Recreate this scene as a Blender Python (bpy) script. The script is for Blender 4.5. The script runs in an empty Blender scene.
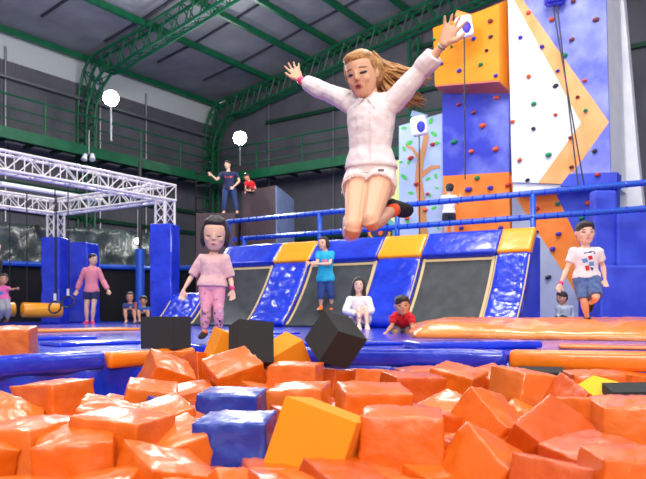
import bpy, bmesh, math, random
from mathutils import Vector, Matrix, noise
from mathutils.bvhtree import BVHTree

random.seed(7)
SC = bpy.context.scene
COL = SC.collection
V = Vector
F = 680.0            # focal length in pixels of a 646 px wide frame
HX, HY = 323.0, 313.0
CAMZ = 0.236         # the lens sits just above deck level

def at(px, py, d):
    return V(((px-HX)/F*d, d, (HY-py)/F*d + CAMZ))

def on_plane(px, py, p0, n):
    r = V(((px-HX)/F, 1.0, (HY-py)/F)); c = V((0, 0, CAMZ))
    return c + r*((V(p0)-c).dot(V(n))/r.dot(V(n)))

DL = V((.5741, .8188, 0))    # along the hall
DB = V((.8188, -.5741, 0))   # across the hall
CR = V((-4.13, 26.0, 0))
def B(s, t, z):              # hall coordinates: s across, t towards the lens, z above deck
    return CR + DB*s - DL*t + V((0, 0, z))

# ---------------------------------------------------------------- materials
def lin(c):
    return tuple(((x/255.0)/12.92 if x/255.0 <= .04045 else ((x/255.0+.055)/1.055)**2.4) for x in c)

def mat(name, rgb, rough=.5, bump=0, bscale=20, metal=0, coat=0, rgb2=None, cscale=6, detail=3, spec=.5, wave=None, emit=0, alpha=1, trans=0, sss=0, contrast=(.35, .65)):
    m = bpy.data.materials.new(name); m.use_nodes = True
    nt = m.node_tree; b = nt.nodes['Principled BSDF']; L = nt.links
    b.inputs['Base Color'].default_value = (*lin(rgb), 1)
    b.inputs['Roughness'].default_value = rough
    b.inputs['Metallic'].default_value = metal
    b.inputs['Coat Weight'].default_value = coat
    b.inputs['Coat Roughness'].default_value = .12
    b.inputs['Specular IOR Level'].default_value = spec
    b.inputs['Alpha'].default_value = alpha
    if sss:
        b.inputs['Subsurface Weight'].default_value = sss
        b.inputs['Subsurface Radius'].default_value = (.02, .008, .004)
    if emit:
        b.inputs['Emission Color'].default_value = (*lin(rgb), 1)
        b.inputs['Emission Strength'].default_value = emit
    tc = nt.nodes.new('ShaderNodeTexCoord')
    if rgb2:
        n = nt.nodes.new('ShaderNodeTexNoise'); n.inputs['Scale'].default_value = cscale; n.inputs['Detail'].default_value = detail
        r = nt.nodes.new('ShaderNodeValToRGB')
        r.color_ramp.elements[0].position, r.color_ramp.elements[1].position = contrast
        r.color_ramp.elements[0].color = (*lin(rgb), 1); r.color_ramp.elements[1].color = (*lin(rgb2), 1)
        L.new(tc.outputs['Object'], n.inputs['Vector']); L.new(n.outputs['Fac'], r.inputs['Fac']); L.new(r.outputs['Color'], b.inputs['Base Color'])
    if bump or wave:
        bp = nt.nodes.new('ShaderNodeBump'); bp.inputs['Strength'].default_value = bump or .5; bp.inputs['Distance'].default_value = .02
        if wave:
            w = nt.nodes.new('ShaderNodeTexWave'); w.inputs['Scale'].default_value = wave[1]; w.bands_direction = wave[0]
            L.new(tc.outputs['Object'], w.inputs['Vector']); L.new(w.outputs['Fac'], bp.inputs['Height'])
        else:
            n = nt.nodes.new('ShaderNodeTexNoise'); n.inputs['Scale'].default_value = bscale; n.inputs['Detail'].default_value = 4; n.inputs['Distortion'].default_value = .6
            L.new(tc.outputs['Object'], n.inputs['Vector']); L.new(n.outputs['Fac'], bp.inputs['Height'])
        L.new(bp.outputs['Normal'], b.inputs['Normal'])
    return m

M = {}
M['blue'] = mat('blue_vinyl', (14, 44, 190), .25, .6, 7, coat=.5, rgb2=(24, 58, 212), cscale=3)
M['blue_pad'] = mat('blue_pad_vinyl', (16, 44, 190), .24, .6, 9, coat=.6, rgb2=(26, 60, 214), cscale=4)
M['blue_matte'] = mat('blue_panel', (40, 58, 190), .55, .1, 6, rgb2=(60, 84, 214), cscale=2)
M['blue_wall'] = mat('blue_climbing_panel', (44, 56, 190), .6, .15, 14, rgb2=(128, 140, 222), cscale=1.1, detail=6, contrast=(.45, .75))
M['blue_wall_pale'] = mat('blue_climbing_panel_chalky', (84, 96, 205), .6, .15, 14, rgb2=(170, 178, 232), cscale=.9, detail=6, contrast=(.4, .7))
M['white_wall'] = mat('white_climbing_panel', (236, 238, 242), .6, .1, 14, rgb2=(222, 226, 234), cscale=2)
M['grey_wall'] = mat('pale_grey_climbing_panel', (176, 184, 205), .6, .1, 14, rgb2=(162, 170, 195), cscale=2)
M['orange_wall'] = mat('orange_climbing_panel', (240, 122, 34), .55, .15, 14, rgb2=(246, 140, 52), cscale=2)
M['orange_pale'] = mat('pale_orange_climbing_panel', (246, 160, 92), .6, .15, 14, rgb2=(248, 176, 118), cscale=2)
M['amber_wall'] = mat('amber_climbing_panel', (240, 140, 8), .5, .1, 14, rgb2=(243, 150, 16), cscale=2)
M['orange'] = mat('orange_vinyl', (214, 96, 14), .36, .15, 6, coat=.2, rgb2=(220, 104, 20), cscale=5)
M['orange_b'] = mat('pale_orange_vinyl', (222, 112, 34), .3, .15, 6, coat=.35, rgb2=(222, 112, 42), cscale=5)
M['orange_c'] = mat('deep_orange_vinyl', (194, 76, 8), .36, .15, 6, coat=.2, rgb2=(202, 84, 12), cscale=5)
M['orange_pad'] = mat('orange_pad_vinyl', (240, 120, 16), .3, .4, 9, coat=.4, rgb2=(243, 128, 24), cscale=4)
M['orange_mat'] = mat('orange_mat_vinyl', (240, 128, 44), .28, .8, 7, coat=.5, rgb2=(244, 142, 60), cscale=3)
M['yellow_pad'] = mat('yellow_pad_vinyl', (244, 158, 6), .35, .3, 9, coat=.2)
M['yellow_foam'] = mat('yellow_foam', (240, 146, 4), .85, .25, 160)
M['lemon_foam'] = mat('lemon_foam', (250, 190, 30), .85, .25, 160)
M['black_foam'] = mat('black_foam', (42, 43, 45), .95, .5, 140, rgb2=(54, 55, 58), cscale=90)
M['blue_cube'] = mat('blue_cube_vinyl', (16, 48, 150), .36, .15, 5, coat=.3, rgb2=(20, 56, 164), cscale=5)
M['bed'] = mat('black_trampoline_bed', (48, 52, 56), .6, .3, 220, rgb2=(62, 67, 72), cscale=5)
M['webbing'] = mat('beige_webbing', (214, 186, 140), .8)
M['seam'] = mat('dark_seam', (24, 34, 92), .6)
M['green'] = mat('green_painted_steel', (6, 92, 58), .45, .05, 30, rgb2=(10, 106, 68), cscale=3)
M['dgreen'] = mat('dark_green_steel', (8, 66, 44), .5)
M['roof'] = mat('grey_roof_sheet', (150, 152, 156), .6, .35, 6, rgb2=(132, 134, 140), cscale=1.2)
M['wallsheet'] = mat('dark_wall_sheet', (100, 100, 110), .6, .4, wave=('X', 7), rgb2=(88, 88, 98), cscale=1.2)
M['translucent'] = mat('pale_corrugated_sheet', (205, 212, 214), .5, .5, wave=('X', 14))
M['seamline'] = mat('dark_roof_joint', (52, 54, 62), .7)
M['grating'] = mat('green_grating', (10, 80, 56), .6, .6, 60, rgb2=(60, 110, 80), cscale=30)
M['alu'] = mat('aluminium', (226, 222, 220), .45, metal=0)
M['steel'] = mat('galvanised_steel', (150, 154, 160), .4, metal=.7)
M['black'] = mat('black_netting', (14, 14, 17), .9, .6, 90)
M['darkm'] = mat('dark_metal', (30, 32, 36), .5)
M['ply'] = mat('brown_textured_panel', (92, 74, 76), .85, .5, 30, rgb2=(70, 57, 60), cscale=40)
M['ply_side'] = mat('pale_blue_panel', (132, 150, 186), .7, .2, 20, rgb2=(120, 138, 176), cscale=5)
M['plastic'] = mat('crinkled_plastic_sheet', (84, 98, 96), .25, 1.0, 6, coat=.5, rgb2=(40, 50, 50), cscale=2.4, detail=6)
M['lamp'] = mat('lit_lamp', (255, 255, 255), .5, emit=90)
M['lamp_s'] = mat('lit_small_lamp', (255, 255, 255), .5, emit=14)
M['rail'] = mat('blue_rail_padding', (28, 84, 196), .4, .3, 20, coat=.2)
M['mural'] = mat('pale_blue_mural_paint', (176, 196, 230), .6, .1, 14, rgb2=(164, 186, 226), cscale=2)
M['leafg'] = mat('green_mural_leaf', (70, 190, 80), .6)
M['trunk'] = mat('brown_mural_trunk', (196, 136, 84), .6)
M['lime'] = mat('lime_yellow_panel', (228, 232, 140), .6, rgb2=(206, 224, 140), cscale=3)
M['teal'] = mat('teal_paint', (90, 170, 170), .6)
M['navyp'] = mat('navy_paint', (30, 44, 92), .6)
M['white'] = mat('white_plastic', (236, 236, 244), .4)
M['pinkband'] = mat('pink_wristband', (236, 40, 130), .4)
for n, c in dict(red=(196, 56, 44), orange=(232, 92, 44), green=(16, 136, 84), blue=(48, 56, 190), dark=(44, 52, 66), brown=(130, 62, 46), violet=(70, 50, 170)).items():
    M['hold_'+n] = mat(n+'_hold_resin', c, .6, .3, 40)

# ---------------------------------------------------------------- mesh helpers
def link(name, bm, m=None, parent=None, smooth=False, ms=None):
    bmesh.ops.recalc_face_normals(bm, faces=bm.faces)
    me = bpy.data.meshes.new(name); bm.to_mesh(me); bm.free()
    for mm in (ms or ([m] if m else [])): me.materials.append(mm)
    if smooth:
        for p in me.polygons: p.use_smooth = True
    o = bpy.data.objects.new(name, me); COL.objects.link(o)
    if parent is not None:
        o.parent = parent
        o.matrix_parent_inverse = parent_matrix(parent).inverted()
    return o

def parent_matrix(p):
    m = p.matrix_basis.copy()
    return parent_matrix(p.parent) @ p.matrix_parent_inverse @ m if p.parent else m

def tag(o, label=None, cat=None, group=None, kind=None):
    if label: o['label'] = label
    if cat: o['category'] = cat
    if group: o['group'] = group
    if kind: o['kind'] = kind
    return o

def empty(name, loc, label, cat, group=None):
    o = bpy.data.objects.new(name, None); COL.objects.link(o); o.location = loc
    o.empty_display_size = .1
    return tag(o, label, cat, group)

def struct(o): return tag(o, kind='structure')

def NB(): return bmesh.new()

def add_poly(bm, pts, mi=0):
    f = bm.faces.new([bm.verts.new(p) for p in pts]); f.material_index = mi
    return f

def add_hexa(bm, c):
    """c: eight corners, bottom four then top four"""
    v = [bm.verts.new(p) for p in c]
    for q in ((0, 3, 2, 1), (4, 5, 6, 7), (0, 1, 5, 4), (1, 2, 6, 5), (2, 3, 7, 6), (3, 0, 4, 7)):
        bm.faces.new([v[i] for i in q])

def add_box(bm, c, ax, ay, az):
    """centre and three half-extent vectors"""
    c = V(c); ax, ay, az = V(ax), V(ay), V(az)
    add_hexa(bm, [c-ax-ay-az, c+ax-ay-az, c+ax+ay-az, c-ax+ay-az, c-ax-ay+az, c+ax-ay+az, c+ax+ay+az, c-ax+ay+az])

def add_prism(bm, pts, off, mi=0):
    """polygon extruded by the vector off"""
    a = [bm.verts.new(p) for p in pts]; b = [bm.verts.new(V(p)+V(off)) for p in pts]
    f = bm.faces.new(a); f.material_index = mi; g = bm.faces.new(b[::-1]); g.material_index = mi
    n = len(pts)
    for i in range(n):
        h = bm.faces.new([a[i], b[i], b[(i+1) % n], a[(i+1) % n]]); h.material_index = mi

def frame_of(d):
    d = V(d).normalized()
    a = V((0, 0, 1)) if abs(d.z) < .9 else V((1, 0, 0))
    x = d.cross(a).normalized(); y = x.cross(d).normalized()
    return x, y

def add_rings(bm, rings, n=14, cap=True):
    """rings: (centre, vecA, vecB) ellipses joined into a closed tube"""
    vs = []
    for c, a, b in rings:
        vs.append([bm.verts.new(V(c)+V(a)*math.cos(2*math.pi*k/n)+V(b)*math.sin(2*math.pi*k/n)) for k in range(n)])
    for i in range(len(vs)-1):
        for k in range(n):
            bm.faces.new([vs[i][k], vs[i][(k+1) % n], vs[i+1][(k+1) % n], vs[i+1][k]])
    if cap:
        bm.faces.new(vs[0][::-1]); bm.faces.new(vs[-1])

def add_tube(bm, pts, r, n=8):
    """tube through points; r a number or one per point"""
    pts = [V(p) for p in pts]; R = r if isinstance(r, (list, tuple)) else [r]*len(pts)
    rings = []; px = None
    for i, p in enumerate(pts):
        d = (pts[min(i+1, len(pts)-1)]-pts[max(i-1, 0)])
        if d.length < 1e-9: d = V((0, 0, 1))
        x, y = frame_of(d)
        if px is not None:
            x = (px - d.normalized()*px.dot(d.normalized())).normalized(); y = x.cross(d.normalized()).normalized()
        px = x
        rings.append((p, x*R[i], y*R[i]))
    add_rings(bm, rings, n)

def add_ball(bm, c, ax, ay, az, n=14, m=8):
    c = V(c); rings = []
    for i in range(m+1):
        th = -math.pi/2+math.pi*i/m; k = max(math.cos(th), .02)
        rings.append((c+V(az)*math.sin(th), V(ax)*k, V(ay)*k))
    add_rings(bm, rings, n)

def bevel(o, w, seg=2):
    b = o.modifiers.new('bevel', 'BEVEL'); b.width = w; b.segments = seg; b.limit_method = 'ANGLE'
    return o

def bake(o, rem=None, smooth=0, sf=.5):
    if rem:
        r = o.modifiers.new('r', 'REMESH'); r.mode = 'VOXEL'; r.voxel_size = rem; r.use_smooth_shade = True
    if smooth:
        s = o.modifiers.new('s', 'SMOOTH'); s.factor = sf; s.iterations = smooth
    dg = bpy.context.evaluated_depsgraph_get(); dg.update()
    me = bpy.data.meshes.new_from_object(o.evaluated_get(dg))
    o.modifiers.clear(); old = o.data; o.data = me
    return o

def pillow(pts, off, m, name, parent=None, cuts=8, puff=.03, wr=.008, seed=0, sc=6, dirs=None):
    """padded vinyl slab: a quad extruded by off, subdivided, puffed and wrinkled"""
    bm = NB(); p = [V(q) for q in pts]; off = V(off)
    add_hexa(bm, [p[0], p[1], p[2], p[3], p[0]+off, p[1]+off, p[2]+off, p[3]+off])
    bmesh.ops.recalc_face_normals(bm, faces=bm.faces)
    c = sum(p, V())/4+off/2
    be = [e for e in bm.edges]
    bmesh.ops.bevel(bm, geom=be, offset=min(off.length*.28, .03), segments=2, affect='EDGES', profile=.6)
    bmesh.ops.subdivide_edges(bm, edges=[e for e in bm.edges if e.calc_length() > .12], cuts=cuts, use_grid_fill=True)
    bmesh.ops.triangulate(bm, faces=[f for f in bm.faces if len(f.verts) > 4])
    bm.normal_update()
    L = max((p[1]-p[0]).length, (p[2]-p[1]).length)
    for v in bm.verts:
        q = v.co*sc+V((seed*7.1, seed*3.3, 0))
        nz = noise.noise(q)+.5*noise.noise(q*2.3)
        ridg = 1-abs(noise.noise(q*1.4+V((9, 9, 9))))*2
        v.co += v.normal*(wr*nz+wr*.8*ridg)
    return link(name, bm, m, parent, smooth=True)
# ================================================================ THE HALL
# deck with the foam pit cut out of its near corner
C0 = V((-.85, 4.45, 0)); EF = V((2.75, -.83, 0)).normalized()
deck = [C0, C0-DL*5.2, V((-16, .2, 0)), V((-16, 34, 0)), V((18, 34, 0)), V((18, -1.2, 0)), C0+EF*19]
deck = [V(p) for p in deck]
bm = NB(); add_prism(bm, deck, (0, 0, -1.3)); bmesh.ops.triangulate(bm, faces=[f for f in bm.faces if len(f.verts) > 4])
struct(link('floor', bm, M['blue']))
bm = NB(); add_box(bm, (1, 1.5, -1.35), (7, 0, 0), (0, 5, 0), (0, 0, .04)); struct(link('floor_pit', bm, M['black']))

ZE = 8.75
prof = [(-1.4, ZE), (0.2, 8.85), (2.0, 9.1), (3.8, 9.45), (5.0, 9.7), (6.4, 9.95), (7.8, 10.2), (11, 10.7), (15, 11.2), (22, 11.2)]
def roofz(s):
    for (a, za), (b, zb) in zip(prof, prof[1:]):
        if s <= b: return za+(zb-za)*(s-a)/(b-a)
    return prof[-1][1]
TN, TF = 17.0, -1.4
bm = NB()
add_hexa(bm, [B(-1.55, TF, -.2), B(-1.4, TF, -.2), B(-1.4, TN, -.2), B(-1.55, TN, -.2), B(-1.55, TF, 7.9), B(-1.4, TF, 7.9), B(-1.4, TN, 7.9), B(-1.55, TN, 7.9)])
struct(link('wall_left', bm, M['wallsheet']))
bm = NB()
add_hexa(bm, [B(-1.55, TF, 7.9), B(-1.4, TF, 7.9), B(-1.4, TN, 7.9), B(-1.55, TN, 7.9), B(-1.55, TF, ZE), B(-1.4, TF, ZE), B(-1.4, TN, ZE), B(-1.55, TN, ZE)])
struct(link('wall_left_clerestory', bm, M['translucent']))
bm = NB()
add_prism(bm, [B(-1.55, TF, -.2)]+[B(22, TF, -.2)]+[B(s, TF, z) for s, z in prof[::-1]]+[B(-1.55, TF, ZE)], DL*.15)
bmesh.ops.triangulate(bm, faces=[f for f in bm.faces if len(f.verts) > 4])
struct(link('wall_back', bm, M['wallsheet']))
bm = NB()
for (a, za), (b, zb) in zip(prof, prof[1:]):
    add_hexa(bm, [B(a, TF, za+.06), B(b, TF, zb+.06), B(b, TN, zb+.06), B(a, TN, za+.06), B(a, TF, za+.14), B(b, TF, zb+.14), B(b, TN, zb+.14), B(a, TN, za+.14)])
struct(link('ceiling', bm, M['roof']))
# joints between roof sheets, across the hall
for i, t in enumerate([0.8, 3.0, 5.2, 7.4, 9.6, 11.8]):
    bm = NB()
    for (a, za), (b, zb) in zip(prof[1:8], prof[2:9]):
        add_box(bm, (B(a, t, za+.03)+B(b, t, zb+.03))/2, (B(b, t, zb)-B(a, t, za))/2, DL*.03, (0, 0, .03))
    struct(link('trim_%d' % (i+1), bm, M['seamline']))
# purlins
for i, s in enumerate([-1.15, 2.0, 3.8, 5.0, 6.4, 7.8, 9.4, 11.2, 13.2]):
    z = roofz(s); bm = NB()
    add_box(bm, B(s, (TN+TF)/2, z-.06), DB*.06, DL*(TN-TF)/2, (0, 0, .09))
    o = link('roof_purlin', bm, M['green'])
    nm = ['at the foot of the roof over the left wall', 'second up from the left wall', 'third up from the left wall', 'fourth up from the left wall', 'fifth up from the left wall', 'sixth up from the left wall', 'seventh up from the left wall', 'above the orange climbing box', 'behind the climbing tower top'][i]
    tag(o, 'long green steel roof purlin '+nm, 'roof beam', 'roof purlins')

def roof_truss(t, label, s1=17):
    r = empty('roof_truss', B(-1.2, t, 0), label, 'truss', 'green roof trusses')
    up, lo = [], []
    for z in (0, .6, 1.2, 1.8, 2.4, 3, 3.6, 4.2, 4.8, 5.4, 6.0, 6.5): up.append(B(-1.3, t, z)); lo.append(B(-.85, t, z))
    for a, b in (((-1.28, 7.1), (-.82, 6.9)), ((-1.2, 7.7), (-.68, 7.3)), ((-1.0, 8.2), (-.4, 7.7)), ((-.7, 8.55), (0, 8.0))): up.append(B(a[0], t, a[1])); lo.append(B(b[0], t, b[1]))
    s = -.15
    while s < s1:
        up.append(B(s, t, roofz(s)-.16)); lo.append(B(s+.35, t, roofz(s)-.16-.62-(.08 if s < .6 else 0))); s += .62
    for side in (-.16, .16):
        for nm, L in (('upper_chord', up), ('lower_chord', lo)):
            bm = NB(); add_tube(bm, [p+DL*side for p in L], .05, 6); link(nm, bm, M['green'], r)
    bm = NB()
    for i in range(len(up)-1):
        for side in (-.16, .16):
            add_tube(bm, [up[i]+DL*side, lo[i]+DL*side], .022, 5)
            add_tube(bm, [lo[i]+DL*side, up[i+1]+DL*side], .022, 5)
        add_tube(bm, [lo[i]-DL*.16, lo[i]+DL*.16], .02, 5); add_tube(bm, [up[i]-DL*.16, up[i]+DL*.16], .02, 5)
        add_tube(bm, [lo[i]-DL*.16, lo[i+1]+DL*.16], .018, 5)
    link('lattice', bm, M['green'], r)
roof_truss(4.95, 'green arched roof truss rising beside the left floodlight')
roof_truss(-.9, 'green arched roof truss along the back wall behind the jumping woman')
for s, nm in ((7.9, 'just right of the jumping woman'), (3.5, 'behind the left raised hand')):
    if s == 3.5: continue
    bm = NB()
    for a in (-.16, .16):
        add_tube(bm, [B(s+a, -1.15, 0), B(s+a, -1.15, roofz(s)-.9)], .06, 6)
    z = .5
    while z < roofz(s)-1.2:
        add_tube(bm, [B(s-.16, -1.15, z), B(s+.16, -1.15, z+.4)], .02, 5); z += .4
    tag(link('steel_column', bm, M['green']), 'green lattice column on the back wall '+nm, 'column')
for z, s0, s1, nm in ((7.55, 1.5, 17, 'high'), (9.0, 7.9, 17, 'highest, right of the column'), (3.0, -1, 17, 'low behind the railing')):
    bm = NB(); add_box(bm, B((s0+s1)/2, -1.25, z), DB*(s1-s0)/2, DL*.05, (0, 0, .06))
    tag(link('wall_girt', bm, M['dgreen']), 'green horizontal girt on the back wall, '+nm, 'steel beam', 'wall girts')
for s in (1.6, 4.6, 11, 13.6):
    bm = NB(); add_tube(bm, [B(s, -1.28, 0), B(s, -1.28, roofz(s)-.2)], .035, 6); tag(link('wall_conduit', bm, M['steel']), {1.6: 'thin grey pipe on back wall right of the right floodlight', 4.6: 'thin grey pipe on back wall left of the jumping woman', 11: 'thin grey pipe on back wall behind the climbing panels', 13.6: 'thin grey pipe on back wall behind the white tower'}[s], 'pipe', 'wall pipes')
for i, t in enumerate((2.2, 4.2, 7.6, 9.2)):
    bm = NB(); add_tube(bm, [B(-1.35, t, 3), B(-1.35, t, 8.3)], .035, 6); tag(link('wall_conduit', bm, M['steel']), 'thin grey pipe on the left wall, %s from the far corner' % ['first', 'second', 'third', 'fourth'][i], 'pipe', 'wall pipes')
bm = NB(); add_tube(bm, [B(-1.2, TF+.2, 7.35), B(-1.2, TN, 7.35)], .06, 8); tag(link('air_duct', bm, M['steel']), 'long grey service pipe along the left wall above the walkway', 'pipe')

# walkways on brackets
def catwalk(a, b, inn, label, n, z=5.42):
    """a, b: floor-plan points of the open edge; inn: direction towards the wall"""
    r = empty('catwalk', a+V((0, 0, z)), label, 'walkway', 'green catwalks')
    L = b-a; u = L.normalized()
    bm = NB(); add_box(bm, (a+b)/2+V((0, 0, z))+inn*.55, L/2, inn*.55, (0, 0, .03)); link('grating', bm, M['grating'], r)
    bm = NB(); add_box(bm, (a+b)/2+V((0, 0, z-.1)), L/2, inn*.04, (0, 0, .16)); link('edge_beam', bm, M['green'], r)
    for h in (.32, .64, 1.0):
        bm = NB(); add_tube(bm, [a+V((0, 0, z+h)), b+V((0, 0, z+h))], .03 if h > .9 else .018, 6); link('rail', bm, M['green'], r)
    for i in range(n+1):
        p = a+L*i/n; bm = NB(); add_tube(bm, [p+V((0, 0, z)), p+V((0, 0, z+1.02))], .03, 6); link('post', bm, M['green'], r)
    bm = NB()
    for i in range(n*2+1):
        p = a+L*i/(n*2); add_box(bm, p+V((0, 0, z-.12))+inn*.55, inn*.55, u*.03, (0, 0, .05))
    link('bracket', bm, M['dgreen'], r)
catwalk(B(0, 0, 0), B(0, 12.5, 0), -DB, 'green steel catwalk with railing along the left wall', 7)
catwalk(B(0, 0, 0), B(12.5, 0, 0), DL, 'green steel catwalk with railing along the back wall', 6)
for zz, nm in ((4.2, 'under the catwalk'), (3.4, 'low down')):
    bm = NB(); add_box(bm, B(-1.3, 6, zz), DB*.05, DL*7, (0, 0, .06)); tag(link('wall_girt', bm, M['dgreen']), 'green girt on the left wall, '+nm, 'steel beam', 'wall girts')

# floodlights
def flood(px, py, d, ln, label, rad=.23):
    c = at(px, py, d)
    r = empty('floodlight', c, label, 'floodlight', 'floodlights')
    aim = (V((0, 2, 1))-c).normalized(); x, y = frame_of(aim)
    bm = NB(); add_rings(bm, [(c-aim*.25, x*.06, y*.06), (c-aim*.1, x*rad*.9, y*rad*.9), (c, x*rad*1.08, y*rad*1.08)], 16); link('housing', bm, M['darkm'], r)
    bm = NB(); add_rings(bm, [(c+aim*.005, x*rad, y*rad), (c+aim*.03, x*rad*.8, y*rad*.8)], 16); link('lens', bm, M['lamp'], r)
    bm = NB(); add_tube(bm, [c-aim*.12, c-aim*.12-V((0, 0, ln))], .035, 6); link('mounting_pole', bm, M['steel'], r)
    ld = bpy.data.lights.new('floodlight_beam', 'SPOT'); ld.energy = 1500; ld.spot_size = 2.2; ld.spot_blend = .6; ld.shadow_soft_size = .2; ld.color = (.94, .97, 1)
    lo = bpy.data.objects.new('floodlight_beam', ld); COL.objects.link(lo); lo.parent = r; lo.location = aim*.1
    lo.rotation_euler = aim.to_track_quat('-Z', 'Y').to_euler()
flood(111, 98, 20.6, 1.3, 'dazzling white floodlight on the left wall catwalk')
flood(240, 138, 24.4, 1.0, 'dazzling white floodlight at the corner of the catwalks')
c = at(137, 241, 21); r = empty('work_lamp', c, 'small glowing lamp low on the left, near the blue post', 'lamp')
bm = NB(); add_ball(bm, c, (.09, 0, 0), (0, .09, 0), (0, 0, .09)); link('bulb', bm, M['lamp_s'], r, True)
bm = NB(); add_tube(bm, [c+V((0, .08, .05)), c+V((0, .08, 1.0))], .015, 6); link('stem', bm, M['steel'], r)
c = at(89, 157, 20.5); r = empty('twin_spotlight', c, 'small white twin spotlight hanging under the catwalk', 'lamp')
for sx in (-.1, .1):
    bm = NB(); add_tube(bm, [c+V((sx, 0, .08)), c+V((sx*1.3, -.08, -.1))], [.05, .09], 10); link('spot_head', bm, M['white'], r)
bm = NB(); add_tube(bm, [c+V((-.12, 0, .1)), c+V((.12, 0, .1))], .02, 6); add_tube(bm, [c+V((0, 0, .1)), c+V((0, 0, .8))], .015, 6); link('bracket', bm, M['steel'], r)

# ================================================================ crinkled plastic sheet, netting and blue rail at the left
def at_hall(px, s):  # plan point where the pixel column meets the plane s
    r = V(((px-HX)/F, 1, 0)); k = (CR+DB*s).dot(DB)/r.dot(DB); return r*k
pa, pb = at(-40, 313, 17.5), at(152, 313, 20)
pa.z = pb.z = 0
bm = NB(); n = 60; rows = 10; g = []
for j in range(rows+1):
    g.append([])
    for i in range(n+1):
        p = pa.lerp(pb, i/n)*1.08; z = 1.35+1.45*j/rows
        q = V((p.x*2.2, z*1.2, 0)); g[-1].append(bm.verts.new(p+V((0, .25*noise.noise(q)+.1*noise.noise(q*3), z+.05*noise.noise(q*2)))))
for j in range(rows):
    for i in range(n): bm.faces.new([g[j][i], g[j][i+1], g[j+1][i+1], g[j+1][i]])
o = link('plastic_sheet', bm, M['plastic'], smooth=True); sm = o.modifiers.new('s', 'SOLIDIFY'); sm.thickness = .02
tag(o, 'wide crinkled clear plastic sheet hung above the black netting', 'sheet')
pc = at(240, 313, 20.5); pc.z = 0
def zline(px, y0, x0, y1, x1, d): return at(px, y0+(y1-y0)*(px-x0)/(x1-x0), d).z
for a, b, lab in ((pa, pb, 'black net panel behind the girl on the yellow beam'), (pb, pc, 'black net panel behind the blue truss pillar')):
    bm = NB()
    for i in range(24):
        p, q = a.lerp(b, i/24), a.lerp(b, (i+1)/24); w = V((0, .04*math.sin(i*1.7), 0)); w2 = V((0, .04*math.sin((i+1)*1.7), 0))
        add_hexa(bm, [p+w, q+w2, q+w2+V((0, .02, 0)), p+w+V((0, .02, 0))]+[x+V((0, 0, 1.5)) for x in (p+w, q+w2, q+w2+V((0, .02, 0)), p+w+V((0, .02, 0)))])
    tag(link('safety_net', bm, M['black']), lab, 'net', 'black netting')
bm = NB(); add_tube(bm, [pa+V((0, -.1, 1.55)), pb+V((0, -.1, 1.55)), pc+V((0, -.1, 1.6))], .07, 8); tag(link('padded_rail', bm, M['rail']), 'blue padded rail along the top of the black netting', 'rail')
p = at(140, 313, 19.3); p.z = 0; bm = NB(); add_tube(bm, [p, p+V((0, 0, 2.05))], .13, 10); r = tag(link('padded_post', bm, M['rail']), 'blue padded post behind the two seated children', 'post')
bm = NB(); add_tube(bm, [p+V((0, 0, 2.0)), p+V((0, 0, 4.6))], .05, 8); link('steel_tube', bm, M['darkm'], r)
bm = NB(); add_tube(bm, [at(0, 184, 17), at(100, 200, 20.5)], .07, 8); tag(link('ceiling_pipe', bm, M['white']), 'white horizontal pipe behind the aluminium truss', 'pipe')

# ================================================================ aluminium truss frame with blue padded legs
def truss(a, b, w, h, label, name='box_truss', vertical=False):
    a, b = V(a), V(b); u = (b-a).normalized()
    if vertical: x, y = DL.copy(), DB.copy()
    else: y = V((0, 0, 1)); x = u.cross(y).normalized()
    r = empty(name, a, label, 'truss', 'aluminium box trusses')
    offs = [x*sx*w/2+y*sy*h/2 for sx, sy in ((-1, -1), (1, -1), (1, 1), (-1, 1))]
    for o4 in offs:
        bm = NB(); add_tube(bm, [a+o4, b+o4], .026, 8); link('chord', bm, M['alu'], r)
    L = (b-a).length; k = max(1, round(L/.33)); bm = NB()
    for i in range(k):
        p, q = a+u*L*i/k, a+u*L*(i+1)/k
        for j in range(4):
            o1, o2 = offs[j], offs[(j+1) % 4]
            if i % 2: o1, o2 = o2, o1
            add_tube(bm, [p+o1, q+o2], .011, 5)
            add_tube(bm, [p+offs[j], p+offs[(j+1) % 4]], .011, 5)
    link('lattice', bm, M['alu'], r)
ZT = 2.64
R_ = V((-3.16, 13.6, 0)); L_ = V((-6.09, 15.5, 0))
up = V((0, 0, ZT))
truss(R_+up+DL*.15, R_+up-DL*7, .3, .3, 'long aluminium box truss running from upper left to the right blue pillar')
truss(L_+up-DB*.0, R_+up-DB*.18, .3, .3, 'aluminium box truss joining the tops of the two blue pillars')
truss(L_+up, L_+up-DL*5, .3, .3, 'aluminium box truss running left from the left blue pillar')
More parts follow.
